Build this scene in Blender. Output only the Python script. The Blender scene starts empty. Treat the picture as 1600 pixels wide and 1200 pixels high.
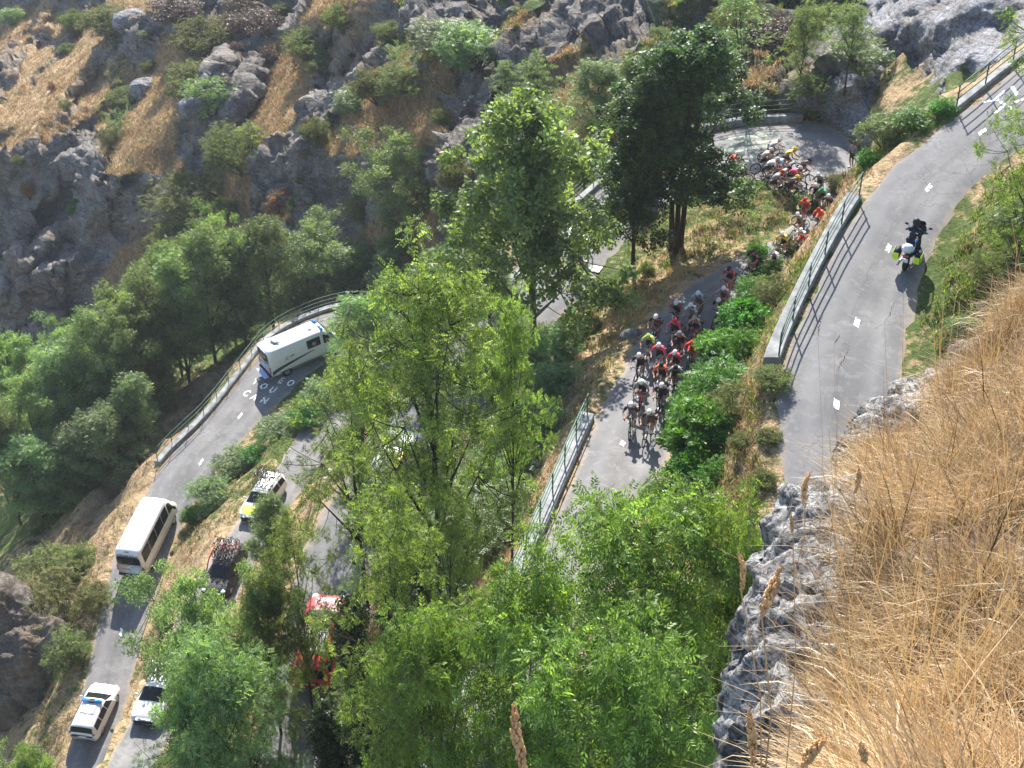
import bpy, bmesh, math, random
import numpy as np
from mathutils import Vector, Matrix, noise as mnoise

# ------------------------------------------------------------------ camera, sky, sun
scene = bpy.context.scene
col = scene.collection
TH = math.radians(35.0); FPX = 2200.0
cam_d = bpy.data.cameras.new('camera'); cam = bpy.data.objects.new('camera', cam_d); col.objects.link(cam)
cam.location = (0, 0, 0); cam.rotation_euler = (math.pi/2 - TH, 0, 0)
cam_d.sensor_width = 36.0; cam_d.lens = FPX/1600*36.0
cam_d.clip_start = 0.05; cam_d.clip_end = 3000
scene.camera = cam

SUN_EL = math.radians(36.0); SUN_AZ = math.radians(-2.0)       # azimuth from +Y towards +X
world = bpy.data.worlds.new("World"); scene.world = world; world.use_nodes = True
wn = world.node_tree.nodes; wl = world.node_tree.links
bg = wn['Background']; bg.inputs['Strength'].default_value = 0.11
sky = wn.new('ShaderNodeTexSky'); sky.sky_type = 'NISHITA'; sky.sun_disc = False
sky.sun_elevation = SUN_EL; sky.sun_rotation = SUN_AZ; sky.altitude = 800; sky.dust_density = 1.2
wl.new(sky.outputs['Color'], bg.inputs['Color'])
sun_d = bpy.data.lights.new('sun', 'SUN'); sun_d.energy = 5.0; sun_d.angle = math.radians(0.53); sun_d.color = (1.0, 0.955, 0.88)
sun = bpy.data.objects.new('sun', sun_d); col.objects.link(sun)
SDIR = Vector((math.sin(SUN_AZ)*math.cos(SUN_EL), math.cos(SUN_AZ)*math.cos(SUN_EL), math.sin(SUN_EL)))
sun.rotation_euler = SDIR.to_track_quat('Z', 'Y').to_euler(); sun.location = (0, 60, 60)
vs = scene.view_settings
vs.view_transform = 'Standard'; vs.look = 'None'; vs.gamma = 1.0; vs.use_curve_mapping = False
vs.exposure = 1.46
scene.cycles.max_bounces = 6; scene.cycles.transparent_max_bounces = 8

# ------------------------------------------------------------------ helpers
st, ct = math.sin(TH), math.cos(TH)
def ray(px, py):
    u = (px-800)/FPX; v = (600-py)/FPX
    return np.stack([u+0*v, ct+v*st+0*u, -st+v*ct+0*u], -1) if isinstance(px, np.ndarray) else np.array([u, ct+v*st, -st+v*ct])
def at_z(px, py, z):
    r = ray(px, py); return r*(z/r[2])
def proj(p):
    d = p[1]*ct - p[2]*st
    return 800+FPX*p[0]/d, 600-FPX*(p[1]*st+p[2]*ct)/d, d
def tag(o, label=None, cat=None, group=None, kind=None):
    if label: o['label'] = label
    if cat: o['category'] = cat
    if group: o['group'] = group
    if kind: o['kind'] = kind
    return o
def link(name, me, parent=None, mats=None):
    o = bpy.data.objects.new(name, me); col.objects.link(o)
    if parent is not None: o.parent = parent
    if mats is not None:
        for m in (mats if isinstance(mats, (list, tuple)) else [mats]): me.materials.append(m)
    return o
def empty(name, loc=(0, 0, 0), rz=0.0, label=None, cat=None, group=None):
    o = bpy.data.objects.new(name, None); col.objects.link(o); o.empty_display_size = 0.2
    o.location = loc; o.rotation_euler = (0, 0, rz)
    return tag(o, label, cat, group)
def np_mesh(name, V, F, attrs=None, smooth=False):
    """V (n,3); F (k,3|4) int array"""
    me = bpy.data.meshes.new(name); V = np.asarray(V, np.float32); F = np.asarray(F, np.int32)
    me.vertices.add(len(V)); me.vertices.foreach_set('co', V.ravel())
    k, c = F.shape
    me.loops.add(k*c); me.loops.foreach_set('vertex_index', F.ravel())
    me.polygons.add(k); me.polygons.foreach_set('loop_start', np.arange(k, dtype=np.int32)*c)
    if smooth: me.polygons.foreach_set('use_smooth', np.ones(k, bool))
    me.update(calc_edges=True)
    for n, a in (attrs or {}).items():
        at = me.attributes.new(n, 'FLOAT', 'POINT'); at.data.foreach_set('value', np.asarray(a, np.float32).ravel())
    return me
def grid_faces(nr, nc):
    i = np.arange(nr*nc).reshape(nr, nc)
    return np.stack([i[:-1, :-1], i[:-1, 1:], i[1:, 1:], i[1:, :-1]], -1).reshape(-1, 4)
class MB:
    """collects boxes, tubes, lofts into one mesh"""
    def __init__(s): s.v = []; s.f = []; s.m = []
    def add(s, V, F, mi=0):
        b = len(s.v); s.v += [tuple(map(float, p)) for p in V]; s.f += [tuple(int(b+i) for i in f) for f in F]; s.m += [mi]*len(F)
    def box(s, c, size, mi=0, rot=None, bev=0.0):
        bm = bmesh.new(); bmesh.ops.create_cube(bm, size=1.0)
        for v in bm.verts: v.co = Vector((v.co.x*size[0], v.co.y*size[1], v.co.z*size[2]))
        if bev: bmesh.ops.bevel(bm, geom=list(bm.edges), offset=bev, segments=2, affect='EDGES')
        M = Matrix.Translation(c) @ (rot.to_4x4() if rot is not None else Matrix())
        bm.verts.ensure_lookup_table(); bm.verts.index_update()
        s.add([M @ v.co for v in bm.verts], [[v.index for v in f.verts] for f in bm.faces], mi); bm.free()
    def tube(s, pts, r, n=6, mi=0, cap=True):
        pts = [Vector(p) for p in pts]; k = len(pts); rs = r if isinstance(r, (list, tuple)) else [r]*k
        V = []; prev = None
        for i, p in enumerate(pts):
            t = (pts[min(i+1, k-1)]-pts[max(i-1, 0)])
            if t.length < 1e-7: t = Vector((0, 0, 1))
            t.normalize()
            a = (prev - t*prev.dot(t)) if prev is not None else t.orthogonal()
            if a.length < 1e-4: a = t.orthogonal()
            a.normalize(); prev = a; b = t.cross(a)
            for j in range(n):
                q = 2*math.pi*j/n; V.append(p + (a*math.cos(q)+b*math.sin(q))*rs[i])
        F = [[i*n+j, i*n+(j+1) % n, (i+1)*n+(j+1) % n, (i+1)*n+j] for i in range(k-1) for j in range(n)]
        if cap: F += [list(range(n))[::-1], list(range((k-1)*n, k*n))]
        s.add(V, F, mi)
    def ring(s, c, R, r, axis='X', n=28, m=6, mi=0):
        V = []
        for i in range(n):
            a = 2*math.pi*i/n
            for j in range(m):
                b = 2*math.pi*j/m; q = R+r*math.cos(b); w = r*math.sin(b)
                p = (w, q*math.cos(a), q*math.sin(a)) if axis == 'X' else (q*math.cos(a), q*math.sin(a), w)
                V.append((c[0]+p[0], c[1]+p[1], c[2]+p[2]))
        F = [[i*m+j, ((i+1) % n)*m+j, ((i+1) % n)*m+(j+1) % m, i*m+(j+1) % m] for i in range(n) for j in range(m)]
        s.add(V, F, mi)
    def cyl(s, c, R, h, axis='X', n=20, mi=0):
        a = {'X': (h/2, 0, 0), 'Y': (0, h/2, 0), 'Z': (0, 0, h/2)}[axis]
        s.tube([Vector(c)-Vector(a), Vector(c)+Vector(a)], R, n, mi)
    def ell(s, c, r, n=12, m=8, mi=0, rot=None, half=False):
        V = []; 
        for i in range(m+1):
            t = (math.pi/2 if half else math.pi)*i/m
            for j in range(n):
                a = 2*math.pi*j/n
                p = Vector((r[0]*math.sin(t)*math.cos(a), r[1]*math.sin(t)*math.sin(a), r[2]*math.cos(t)))
                if rot is not None: p = rot @ p
                V.append(p+Vector(c))
        s.add(V, [[i*n+j, i*n+(j+1) % n, (i+1)*n+(j+1) % n, (i+1)*n+j] for i in range(m) for j in range(n)], mi)
    def mesh(s, name, smooth=False):
        me = bpy.data.meshes.new(name); me.from_pydata(s.v, [], s.f); me.polygons.foreach_set('material_index', s.m)
        if smooth: me.polygons.foreach_set('use_smooth', [True]*len(s.f))
        me.update(); return me
    def build(s, name, mats, parent=None, smooth=False):
        return link(name, s.mesh(name, smooth), parent, mats)
def copy_tree(o, parent=None):
    c = o.copy(); col.objects.link(c); c.parent = parent
    for ch in list(o.children): copy_tree(ch, c)
    return c

# numpy value noise (3D)
_rs = np.random.RandomState(7); _perm = _rs.rand(64, 64, 64).astype(np.float32)
def vnoise(P, freq, seed=0):
    q = np.asarray(P, np.float32)*freq + np.float32(seed*13.37)
    i = np.floor(q).astype(np.int64); f = q-i; f = f*f*(3-2*f); i &= 63; j = (i+1) & 63
    x0, y0, z0 = i[..., 0], i[..., 1], i[..., 2]; x1, y1, z1 = j[..., 0], j[..., 1], j[..., 2]
    fx, fy, fz = f[..., 0], f[..., 1], f[..., 2]
    g = lambda a, b, c: _perm[a, b, c]
    c00 = g(x0, y0, z0)*(1-fx)+g(x1, y0, z0)*fx; c10 = g(x0, y1, z0)*(1-fx)+g(x1, y1, z0)*fx
    c01 = g(x0, y0, z1)*(1-fx)+g(x1, y0, z1)*fx; c11 = g(x0, y1, z1)*(1-fx)+g(x1, y1, z1)*fx
    return (c00*(1-fy)+c10*fy)*(1-fz)+(c01*(1-fy)+c11*fy)*fz
def fbm(P, freq, oct=4, seed=0, ridged=False, gain=0.5):
    s = 0; a = 1; tot = 0
    for k in range(oct):
        n = vnoise(P, freq*2.03**k, seed+k*3.1)
        if ridged: n = 1-np.abs(2*n-1)
        s = s+a*n; tot += a; a *= gain
    return s/tot

# ------------------------------------------------------------------ materials
def new_mat(name, rough=0.9, spec=0.3):
    m = bpy.data.materials.new(name); m.use_nodes = True; nt = m.node_tree
    b = nt.nodes['Principled BSDF']; b.inputs['Roughness'].default_value = rough; b.inputs['Specular IOR Level'].default_value = spec
    return m, nt, b
def solid(name, c, rough=0.6, spec=0.4, metal=0.0, var=0.06, scale=6.0, coat=0.0):
    m, nt, b = new_mat(name, rough, spec)
    n = nt.nodes.new('ShaderNodeTexNoise'); n.inputs['Scale'].default_value = scale; n.inputs['Detail'].default_value = 5
    tc = nt.nodes.new('ShaderNodeTexCoord'); nt.links.new(tc.outputs['Object'], n.inputs['Vector'])
    r = nt.nodes.new('ShaderNodeValToRGB'); nt.links.new(n.outputs['Fac'], r.inputs['Fac'])
    r.color_ramp.elements[0].position = 0.3; r.color_ramp.elements[1].position = 0.7
    r.color_ramp.elements[0].color = tuple(max(0, x*(1-var)) for x in c)+(1,); r.color_ramp.elements[1].color = tuple(min(1, x*(1+var)) for x in c)+(1,)
    nt.links.new(r.outputs['Color'], b.inputs['Base Color']); b.inputs['Metallic'].default_value = metal; b.inputs['Coat Weight'].default_value = coat
    return m
class NT:
    def __init__(s, nt): s.nt = nt
    def n(s, t, **kw):
        x = s.nt.nodes.new(t)
        for k, v in kw.items(): setattr(x, k, v)
        return x
    def l(s, a, b): s.nt.links.new(a, b)
    def tex(s, scale, detail=6, rough=0.6, vec=None, kind='ShaderNodeTexNoise', dist=0.0):
        x = s.n(kind); x.inputs['Scale'].default_value = scale
        if kind == 'ShaderNodeTexNoise':
            x.inputs['Detail'].default_value = detail; x.inputs['Roughness'].default_value = rough; x.inputs['Distortion'].default_value = dist
        if vec is not None: s.l(vec, x.inputs['Vector'])
        return x
    def ramp(s, fac, stops):
        r = s.n('ShaderNodeValToRGB'); s.l(fac, r.inputs['Fac']); cr = r.color_ramp
        while len(cr.elements) < len(stops): cr.elements.new(0.5)
        for e, (p, c) in zip(cr.elements, stops): e.position = p; e.color = tuple(c)+(1,) if len(c) == 3 else (c[0],)*3+(1,)
        return r.outputs['Color']
    def mix(s, fac, a, b, mode='MIX'):
        x = s.n('ShaderNodeMix', data_type='RGBA', blend_type=mode)
        if hasattr(fac, 'links'): s.l(fac, x.inputs['Factor'])
        else: x.inputs['Factor'].default_value = fac
        for i, c in ((6, a), (7, b)):
            if hasattr(c, 'links'): s.l(c, x.inputs[i])
            else: x.inputs[i].default_value = tuple(c)+(1,)
        return x.outputs[2]
    def math(s, op, a, b=0.0, clamp=False):
        x = s.n('ShaderNodeMath', operation=op); x.use_clamp = clamp
        for i, c in enumerate((a, b)):
            if hasattr(c, 'links'): s.l(c, x.inputs[i])
            else: x.inputs[i].default_value = c
        return x.outputs[0]
    def attr(s, name): return s.n('ShaderNodeAttribute', attribute_name=name).outputs['Fac']
    def bump(s, h, strength, dist, bsdf, prev=None):
        b = s.n('ShaderNodeBump'); b.inputs['Strength'].default_value = strength; b.inputs['Distance'].default_value = dist
        s.l(h, b.inputs['Height'])
        if prev is not None: s.l(prev, b.inputs['Normal'])
        if bsdf is not None: s.l(b.outputs[0], bsdf.inputs['Normal'])
        return b.outputs[0]

def terrain_mat(name, sc=1.0, rockA=(0.125, 0.115, 0.108), rockB=(0.37, 0.35, 0.325)):
    m, nt, b = new_mat(name, 0.95, 0.15); T = NT(nt)
    geo = T.n('ShaderNodeNewGeometry').outputs['Position']
    n1 = T.tex(0.9*sc, 8, 0.65, geo); n2 = T.tex(5.0*sc, 8, 0.7, geo); n3 = T.tex(0.25*sc, 5, 0.6, geo)
    # rock
    mp = T.n('ShaderNodeMapping'); mp.inputs['Rotation'].default_value = (0.4, 0.75, 0.5); mp.inputs['Scale'].default_value = (1, 1, 3.2); T.l(geo, mp.inputs['Vector'])
    ns = T.tex(0.5*sc, 9, 0.68, mp.outputs[0], dist=0.6)
    rock = T.ramp(ns.outputs['Fac'], [(0.30, rockA), (0.48, tuple((a+c)/2 for a, c in zip(rockA, rockB))), (0.62, rockB), (0.74, tuple(c*1.25 for c in rockB))])
    rock = T.mix(T.ramp(n2.outputs['Fac'], [(0.42, (0,)), (0.6, (0.6,))]), rock, (0.06, 0.055, 0.05), 'MIX')
    rock = T.mix(T.ramp(n3.outputs['Fac'], [(0.46, (0,)), (0.66, (0.6,))]), rock, (0.25, 0.185, 0.125))
    vd = T.n('ShaderNodeMapping'); vd.inputs['Rotation'].default_value = (0.2, 0.6, 0.3); vd.inputs['Scale'].default_value = (1, 1, 0.22); T.l(geo, vd.inputs['Vector'])
    dv = T.n('ShaderNodeVectorMath', operation='ADD'); T.l(vd.outputs[0], dv.inputs[0]); T.l(T.tex(1.2*sc, 5, 0.6, geo).outputs['Color'], dv.inputs[1])
    vo = T.n('ShaderNodeTexVoronoi', feature='DISTANCE_TO_EDGE'); vo.inputs['Scale'].default_value = 0.55*sc; T.l(dv.outputs[0], vo.inputs['Vector'])
    rock = T.mix(T.ramp(vo.outputs['Distance'], [(0.0, (0.6,)), (0.03, (0,))]), rock, (0.045, 0.04, 0.036))
    dry = T.ramp(n2.outputs['Fac'], [(0.28, (0.20, 0.13, 0.07)), (0.5, (0.42, 0.30, 0.165)), (0.72, (0.60, 0.46, 0.28))])
    soil = T.ramp(n1.outputs['Fac'], [(0.3, (0.12, 0.085, 0.055)), (0.7, (0.24, 0.17, 0.115))])
    dry = T.mix(T.ramp(n1.outputs['Fac'], [(0.48, (0,)), (0.62, (0.8,))]), dry, soil)
    grn = T.ramp(n2.outputs['Fac'], [(0.3, (0.035, 0.06, 0.015)), (0.55, (0.10, 0.14, 0.035)), (0.75, (0.19, 0.2, 0.06))])
    gf = T.math('ADD', T.attr('green'), T.math('MULTIPLY', T.math('SUBTRACT', n1.outputs['Fac'], 0.5), 2.2))
    c = T.mix(T.ramp(gf, [(0.35, (0,)), (0.65, (1,))]), dry, grn)
    rf = T.math('ADD', T.attr('rock'), T.math('MULTIPLY', T.math('SUBTRACT', n2.outputs['Fac'], 0.5), 1.1))
    c = T.mix(T.ramp(rf, [(0.42, (0,)), (0.58, (1,))]), c, rock)
    T.l(c, b.inputs['Base Color'])
    b0 = T.bump(T.ramp(vo.outputs['Distance'], [(0.0, (0,)), (0.12, (1,))]), 0.35, 0.3/sc, None)
    b1 = T.bump(ns.outputs['Fac'], 0.95, 0.9/sc, None, b0)
    T.bump(n2.outputs['Fac'], 0.8, 0.12/sc, b, b1)
    return m
def leaf_mat(name, dark, light, trans=0.42, rough=0.45, hueobj=0.25, tint=(1.5, 1.65, 0.62)):
    m, nt, b = new_mat(name, rough, 0.22); T = NT(nt)
    a = T.attr('rnd'); oi = T.n('ShaderNodeObjectInfo').outputs['Random']
    c = T.ramp(a, [(0.0, dark), (0.85, light), (1.0, tuple(min(1, x*1.25+0.02) for x in light))])
    hsv = T.n('ShaderNodeHueSaturation'); T.l(c, hsv.inputs['Color'])
    T.l(T.math('ADD', T.math('MULTIPLY', oi, 0.05*hueobj*2), 0.5-0.05*hueobj), hsv.inputs['Hue'])
    T.l(T.math('ADD', T.math('MULTIPLY', oi, hueobj), 1-hueobj/2), hsv.inputs['Value'])
    T.l(hsv.outputs[0], b.inputs['Base Color'])
    tr = T.n('ShaderNodeBsdfTranslucent'); 
    tc = T.mix(1.0, hsv.outputs[0], tint, 'MULTIPLY'); T.l(tc, tr.inputs['Color'])
    mx = T.n('ShaderNodeMixShader'); mx.inputs[0].default_value = trans
    T.l(b.outputs[0], mx.inputs[1]); T.l(tr.outputs[0], mx.inputs[2]); T.l(mx.outputs[0], nt.nodes['Material Output'].inputs['Surface'])
    return m
def bark_mat(name, a, c):
    m, nt, b = new_mat(name, 0.95, 0.1); T = NT(nt); o = T.n('ShaderNodeTexCoord').outputs['Object']
    mp = T.n('ShaderNodeMapping'); mp.inputs['Scale'].default_value = (6, 6, 1.2); T.l(o, mp.inputs['Vector'])
    n = T.tex(2.0, 6, 0.7, mp.outputs[0]); T.l(T.ramp(n.outputs['Fac'], [(0.35, a), (0.65, c)]), b.inputs['Base Color']); T.bump(n.outputs['Fac'], 0.6, 0.03, b)
    return m
M = {}
M['hill'] = terrain_mat('hillside ground', 0.8)
M['bank'] = terrain_mat('roadside bank', 1.6)
M['greycliff'] = terrain_mat('grey cliff rock', 1.0, (0.23, 0.23, 0.245), (0.46, 0.46, 0.49))
M['bark'] = bark_mat('dark bark', (0.025, 0.02, 0.016), (0.08, 0.065, 0.05))
M['bark_grey'] = bark_mat('grey bark', (0.06, 0.055, 0.048), (0.2, 0.18, 0.155))
M['leaf_ash'] = leaf_mat('ash leaves', (0.022, 0.046, 0.010), (0.23, 0.33, 0.08), 0.40)
M['leaf_pale'] = leaf_mat('pale round leaves', (0.06, 0.09, 0.028), (0.25, 0.32, 0.12), 0.4)
M['leaf_dark'] = leaf_mat('dark leaves', (0.024, 0.048, 0.016), (0.085, 0.14, 0.045), 0.36)
M['leaf_forest'] = leaf_mat('forest leaves', (0.045, 0.075, 0.032), (0.25, 0.33, 0.15), 0.4, hueobj=0.5)
M['leaf_robinia'] = leaf_mat('feathery leaves', (0.025, 0.046, 0.014), (0.23, 0.30, 0.09), 0.45)
M['leaf_bright'] = leaf_mat('bright shrub leaves', (0.035, 0.09, 0.015), (0.11, 0.25, 0.035), 0.42)
M['leaf_scrub'] = leaf_mat('scrub leaves', (0.045, 0.06, 0.02), (0.19, 0.20, 0.065), 0.35, 0.75, hueobj=0.5)
M['leaf_rust'] = leaf_mat('rusty dry leaves', (0.12, 0.05, 0.02), (0.32, 0.14, 0.05), 0.3, hueobj=0.3)
M['leaf_mauve'] = leaf_mat('brown mauve leaves', (0.04, 0.025, 0.022), (0.12, 0.07, 0.058), 0.25, hueobj=0.3)
M['ivy'] = leaf_mat('ivy leaves', (0.012, 0.022, 0.008), (0.045, 0.07, 0.02), 0.2)
M['straw'] = leaf_mat('straw', (0.08, 0.05, 0.022), (0.62, 0.455, 0.26), 0.28, 0.4, 0.0, (1.15, 1.0, 0.7))
M['strawbank'] = leaf_mat('bank straw', (0.2, 0.13, 0.06), (0.56, 0.42, 0.25), 0.3, 0.6, 0.0, (1.15, 1.0, 0.7))
M['greengrass'] = leaf_mat('green grass blades', (0.06, 0.085, 0.02), (0.22, 0.27, 0.07), 0.4, 0.6, 0.0)
M['white'] = solid('white paint', (0.70, 0.70, 0.69), 0.35, 0.4, var=0.05, coat=0.25)
M['paintw'] = solid('road paint', (0.78, 0.78, 0.75), 0.8, 0.2, var=0.25, scale=30)
for n_ in M['paintw'].node_tree.nodes:
    if n_.type == 'VALTORGB': n_.color_ramp.elements[0].position = 0.40; n_.color_ramp.elements[0].color = (0.2, 0.195, 0.19, 1); n_.color_ramp.elements[1].position = 0.52
    if n_.type == 'TEX_NOISE': n_.inputs['Scale'].default_value = 9
M['paintg'] = solid('faded green road paint', (0.30, 0.33, 0.24), 0.8, 0.2, var=0.3, scale=5)
M['glass'] = solid('dark glass', (0.012, 0.014, 0.016), 0.12, 0.25, var=0.1)
M['black'] = solid('black rubber and plastic', (0.018, 0.018, 0.02), 0.6, 0.3)
M['tyre'] = solid('tyre', (0.02, 0.02, 0.02), 0.85, 0.2)
M['alloy'] = solid('alloy', (0.45, 0.46, 0.48), 0.3, 0.5, 0.9)
M['blue'] = solid('blue lamp', (0.02, 0.22, 0.65), 0.15, 0.6, coat=1.0)
M['ltblue'] = solid('light blue step', (0.35, 0.45, 0.75), 0.5)
M['red'] = solid('red paint', (0.62, 0.03, 0.025), 0.3, 0.5, coat=0.6)
M['lime'] = solid('lime yellow paint', (0.62, 0.8, 0.06), 0.35, 0.5, coat=0.4)
M['yellow'] = solid('yellow paint', (0.85, 0.6, 0.03), 0.35, 0.5, coat=0.4)
M['hiviz'] = solid('fluorescent yellow', (0.6, 0.85, 0.03), 0.5)
M['amber'] = solid('red lamp lens', (0.5, 0.02, 0.02), 0.2, 0.6, coat=1.0)
M['lamp'] = solid('clear lamp lens', (0.6, 0.62, 0.65), 0.1, 0.8, coat=1.0)
M['grey'] = solid('mid grey', (0.3, 0.31, 0.33), 0.5)
M['green_rail'] = solid('green painted steel', (0.03, 0.10, 0.065), 0.5, 0.35, var=0.3)
M['pale_rail'] = solid('pale painted steel', (0.05, 0.085, 0.075), 0.6, 0.3, var=0.3)
M['concrete'] = solid('weathered concrete', (0.25, 0.255, 0.25), 0.9, 0.2, var=0.4, scale=2.2)
M['skin'] = solid('tanned skin', (0.36, 0.18, 0.11), 0.55)
def wall_mat():
    m, nt, b = new_mat('stone wall', 0.95, 0.1); T = NT(nt); g = T.n('ShaderNodeNewGeometry').outputs['Position']
    v = T.tex(2.6, vec=g, kind='ShaderNodeTexVoronoi'); v.feature = 'DISTANCE_TO_EDGE'; n = T.tex(4, 6, 0.6, g)
    c = T.ramp(n.outputs['Fac'], [(0.3, (0.16, 0.15, 0.14)), (0.7, (0.4, 0.38, 0.35))]); c = T.mix(T.ramp(v.outputs['Distance'], [(0.0, (1,)), (0.06, (0,))]), c, (0.1, 0.09, 0.08))
    T.l(c, b.inputs['Base Color']); T.bump(v.outputs['Distance'], 0.5, 0.1, b); return m
M['wall'] = wall_mat()
def road_mat():
    m, nt, b = new_mat('asphalt', 0.85, 0.25); T = NT(nt); g = T.n('ShaderNodeNewGeometry').outputs['Position']
    n1 = T.tex(0.35, 6, 0.6, g); n2 = T.tex(14, 4, 0.7, g); n3 = T.tex(1.6, 7, 0.7, g, dist=0.8); n4 = T.tex(60, 3, 0.7, g)
    c = T.ramp(n1.outputs['Fac'], [(0.36, (0.105, 0.101, 0.10)), (0.48, (0.135, 0.13, 0.127)), (0.52, (0.155, 0.149, 0.144)), (0.64, (0.19, 0.183, 0.174))])
    np_ = T.tex(0.55, 3, 0.5, g, dist=1.5)
    c = T.mix(T.ramp(np_.outputs['Fac'], [(0.575, (0,)), (0.585, (0.6,)), (0.72, (0.45,))]), c, (0.10, 0.098, 0.10))
    c = T.mix(T.ramp(n4.outputs['Fac'], [(0.4, (0,)), (0.65, (0.35,))]), c, (0.30, 0.29, 0.28))
    c = T.mix(T.ramp(n2.outputs['Fac'], [(0.35, (0.35,)), (0.6, (0,))]), c, (0.10, 0.10, 0.105))
    # long wheel-worn bands and edges (uses the across-road attribute)
    a = T.attr('across')
    cs = T.math('ABSOLUTE', T.math('SUBTRACT', a, 0.5))
    e = T.math('ADD', cs, T.math('MULTIPLY', T.math('SUBTRACT', n3.outputs['Fac'], 0.5), 0.25))
    c = T.mix(T.ramp(e, [(0.385, (0,)), (0.47, (0.8,))]), c, (0.30, 0.24, 0.18))
    lane = T.math('ABSOLUTE', T.math('SUBTRACT', cs, 0.23))
    c = T.mix(T.ramp(lane, [(0.0, (0.28,)), (0.09, (0,))]), c, (0.27, 0.265, 0.26))
    c = T.mix(T.ramp(cs, [(0.0, (0.3,)), (0.06, (0,))]), c, (0.085, 0.083, 0.083))
    wv = T.math('ADD', a, T.math('MULTIPLY', T.math('SUBTRACT', n1.outputs['Fac'], 0.5), 0.5))
    c = T.mix(T.ramp(wv, [(0.28, (0.3,)), (0.40, (0.0,)), (0.41, (0.0,)), (0.43, (0.0,))]), c, (0.15, 0.148, 0.155))
    # wandering crack / joint
    jf = T.math('ABSOLUTE', T.math('SUBTRACT', T.math('ADD', a, T.math('MULTIPLY', T.math('SUBTRACT', n3.outputs['Fac'], 0.5), 0.22)), 0.46))
    jm = T.math('MULTIPLY', T.ramp(jf, [(0.0, (0.75,)), (0.010, (0,))]), T.ramp(np_.outputs['Fac'], [(0.42, (0,)), (0.52, (1,))]))
    c = T.mix(jm, c, (0.08, 0.08, 0.085))
    dv = T.n('ShaderNodeVectorMath', operation='ADD'); T.l(g, dv.inputs[0]); T.l(T.tex(1.1, 5, 0.7, g).outputs['Color'], dv.inputs[1])
    vo = T.n('ShaderNodeTexVoronoi', feature='DISTANCE_TO_EDGE'); vo.inputs['Scale'].default_value = 0.7; T.l(dv.outputs[0], vo.inputs['Vector'])
    cm = T.math('MULTIPLY', T.ramp(vo.outputs['Distance'], [(0.0, (0.7,)), (0.018, (0,))]), T.ramp(n1.outputs['Fac'], [(0.5, (0,)), (0.62, (1,))]))
    c = T.mix(cm, c, (0.055, 0.055, 0.06))
    c = T.mix(T.ramp(n3.outputs['Fac'], [(0.56, (0,)), (0.60, (0.4,)), (0.7, (0.1,))]), c, (0.26, 0.25, 0.24))
    T.l(c, b.inputs['Base Color']); T.bump(n2.outputs['Fac'], 0.3, 0.02, b)
    return m
M['road'] = road_mat()
def rock_mat():
    m, nt, b = new_mat('lichen rock', 0.95, 0.15); T = NT(nt); g = T.n('ShaderNodeNewGeometry').outputs['Position']
    n1 = T.tex(5, 9, 0.75, g, dist=1.0); n2 = T.tex(30, 6, 0.8, g, dist=1.2); n3 = T.tex(2, 4, 0.5, g)
    c = T.ramp(n2.outputs['Fac'], [(0.36, (0.03, 0.03, 0.033)), (0.45, (0.2, 0.195, 0.195)), (0.52, (0.5, 0.49, 0.48)), (0.62, (0.75, 0.74, 0.71))])
    c = T.mix(T.ramp(n1.outputs['Fac'], [(0.4, (0.8,)), (0.55, (0,))]), c, (0.055, 0.055, 0.06))
    c = T.mix(T.ramp(n3.outputs['Fac'], [(0.55, (0,)), (0.7, (0.5,))]), c, (0.24, 0.16, 0.09))
    T.l(c, b.inputs['Base Color']); b1 = T.bump(n1.outputs['Fac'], 1.0, 0.06, None); T.bump(n2.outputs['Fac'], 0.9, 0.02, b, b1); return m
M['rock'] = rock_mat()
# ------------------------------------------------------------------ roads: stations (outer px,py, inner px,py, height)
ROAD_E = [((1150,1500),(1400,1500),-32.3),((1180,1250),(1400,1250),-31.5),((1205,900),(1395,880),-30.3),((1212,720),(1402,700),-29.5),((1212,590),(1420,590),-28.9),
          ((1265,455),(1440,450),-28.3),((1345,310),(1500,325),-27.4),((1410,240),(1555,272),-26.8),((1500,170),(1640,215),-26.0),((1600,90),(1740,160),-25.0),((1750,-20),(1900,70),-24.0)]
ROAD_DC = [((600,1450),(775,1470),-33.3),((700,1180),(850,1200),-34.1),((780,990),(915,1010),-34.8),((830,880),(968,900),-35.2),((882,760),(1020,780),-35.7),((930,650),(1065,680),-36.2),
           ((962,590),(1095,600),-36.5),((1003,520),(1130,540),-36.8),((1060,455),(1172,480),-37.0),((1148,402),(1228,440),-37.3),((1225,362),(1285,388),-37.6),((1256,328),(1330,335),-37.9),
           ((1256,303),(1362,262),-38.2),((1225,287),(1300,194),-38.4),((1195,280),(1235,190),-38.5),((1155,280),(1150,197),-38.7),((1110,290),(1075,215),-38.9),((1060,308),(1010,240),-39.2),((1010,345),(945,285),-39.6),((955,405),(885,340),-40.2),((885,488),(815,430),-41.0),
           ((800,590),(710,525),-41.9),((720,690),(600,640),-42.8),((640,800),(525,760),-43.6),((580,900),(470,865),-44.3),((548,1000),(435,1000),-45.0),((530,1100),(410,1100),-45.6),((508,1250),(385,1250),-46.5),((480,1450),(350,1450),-47.5)]
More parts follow.
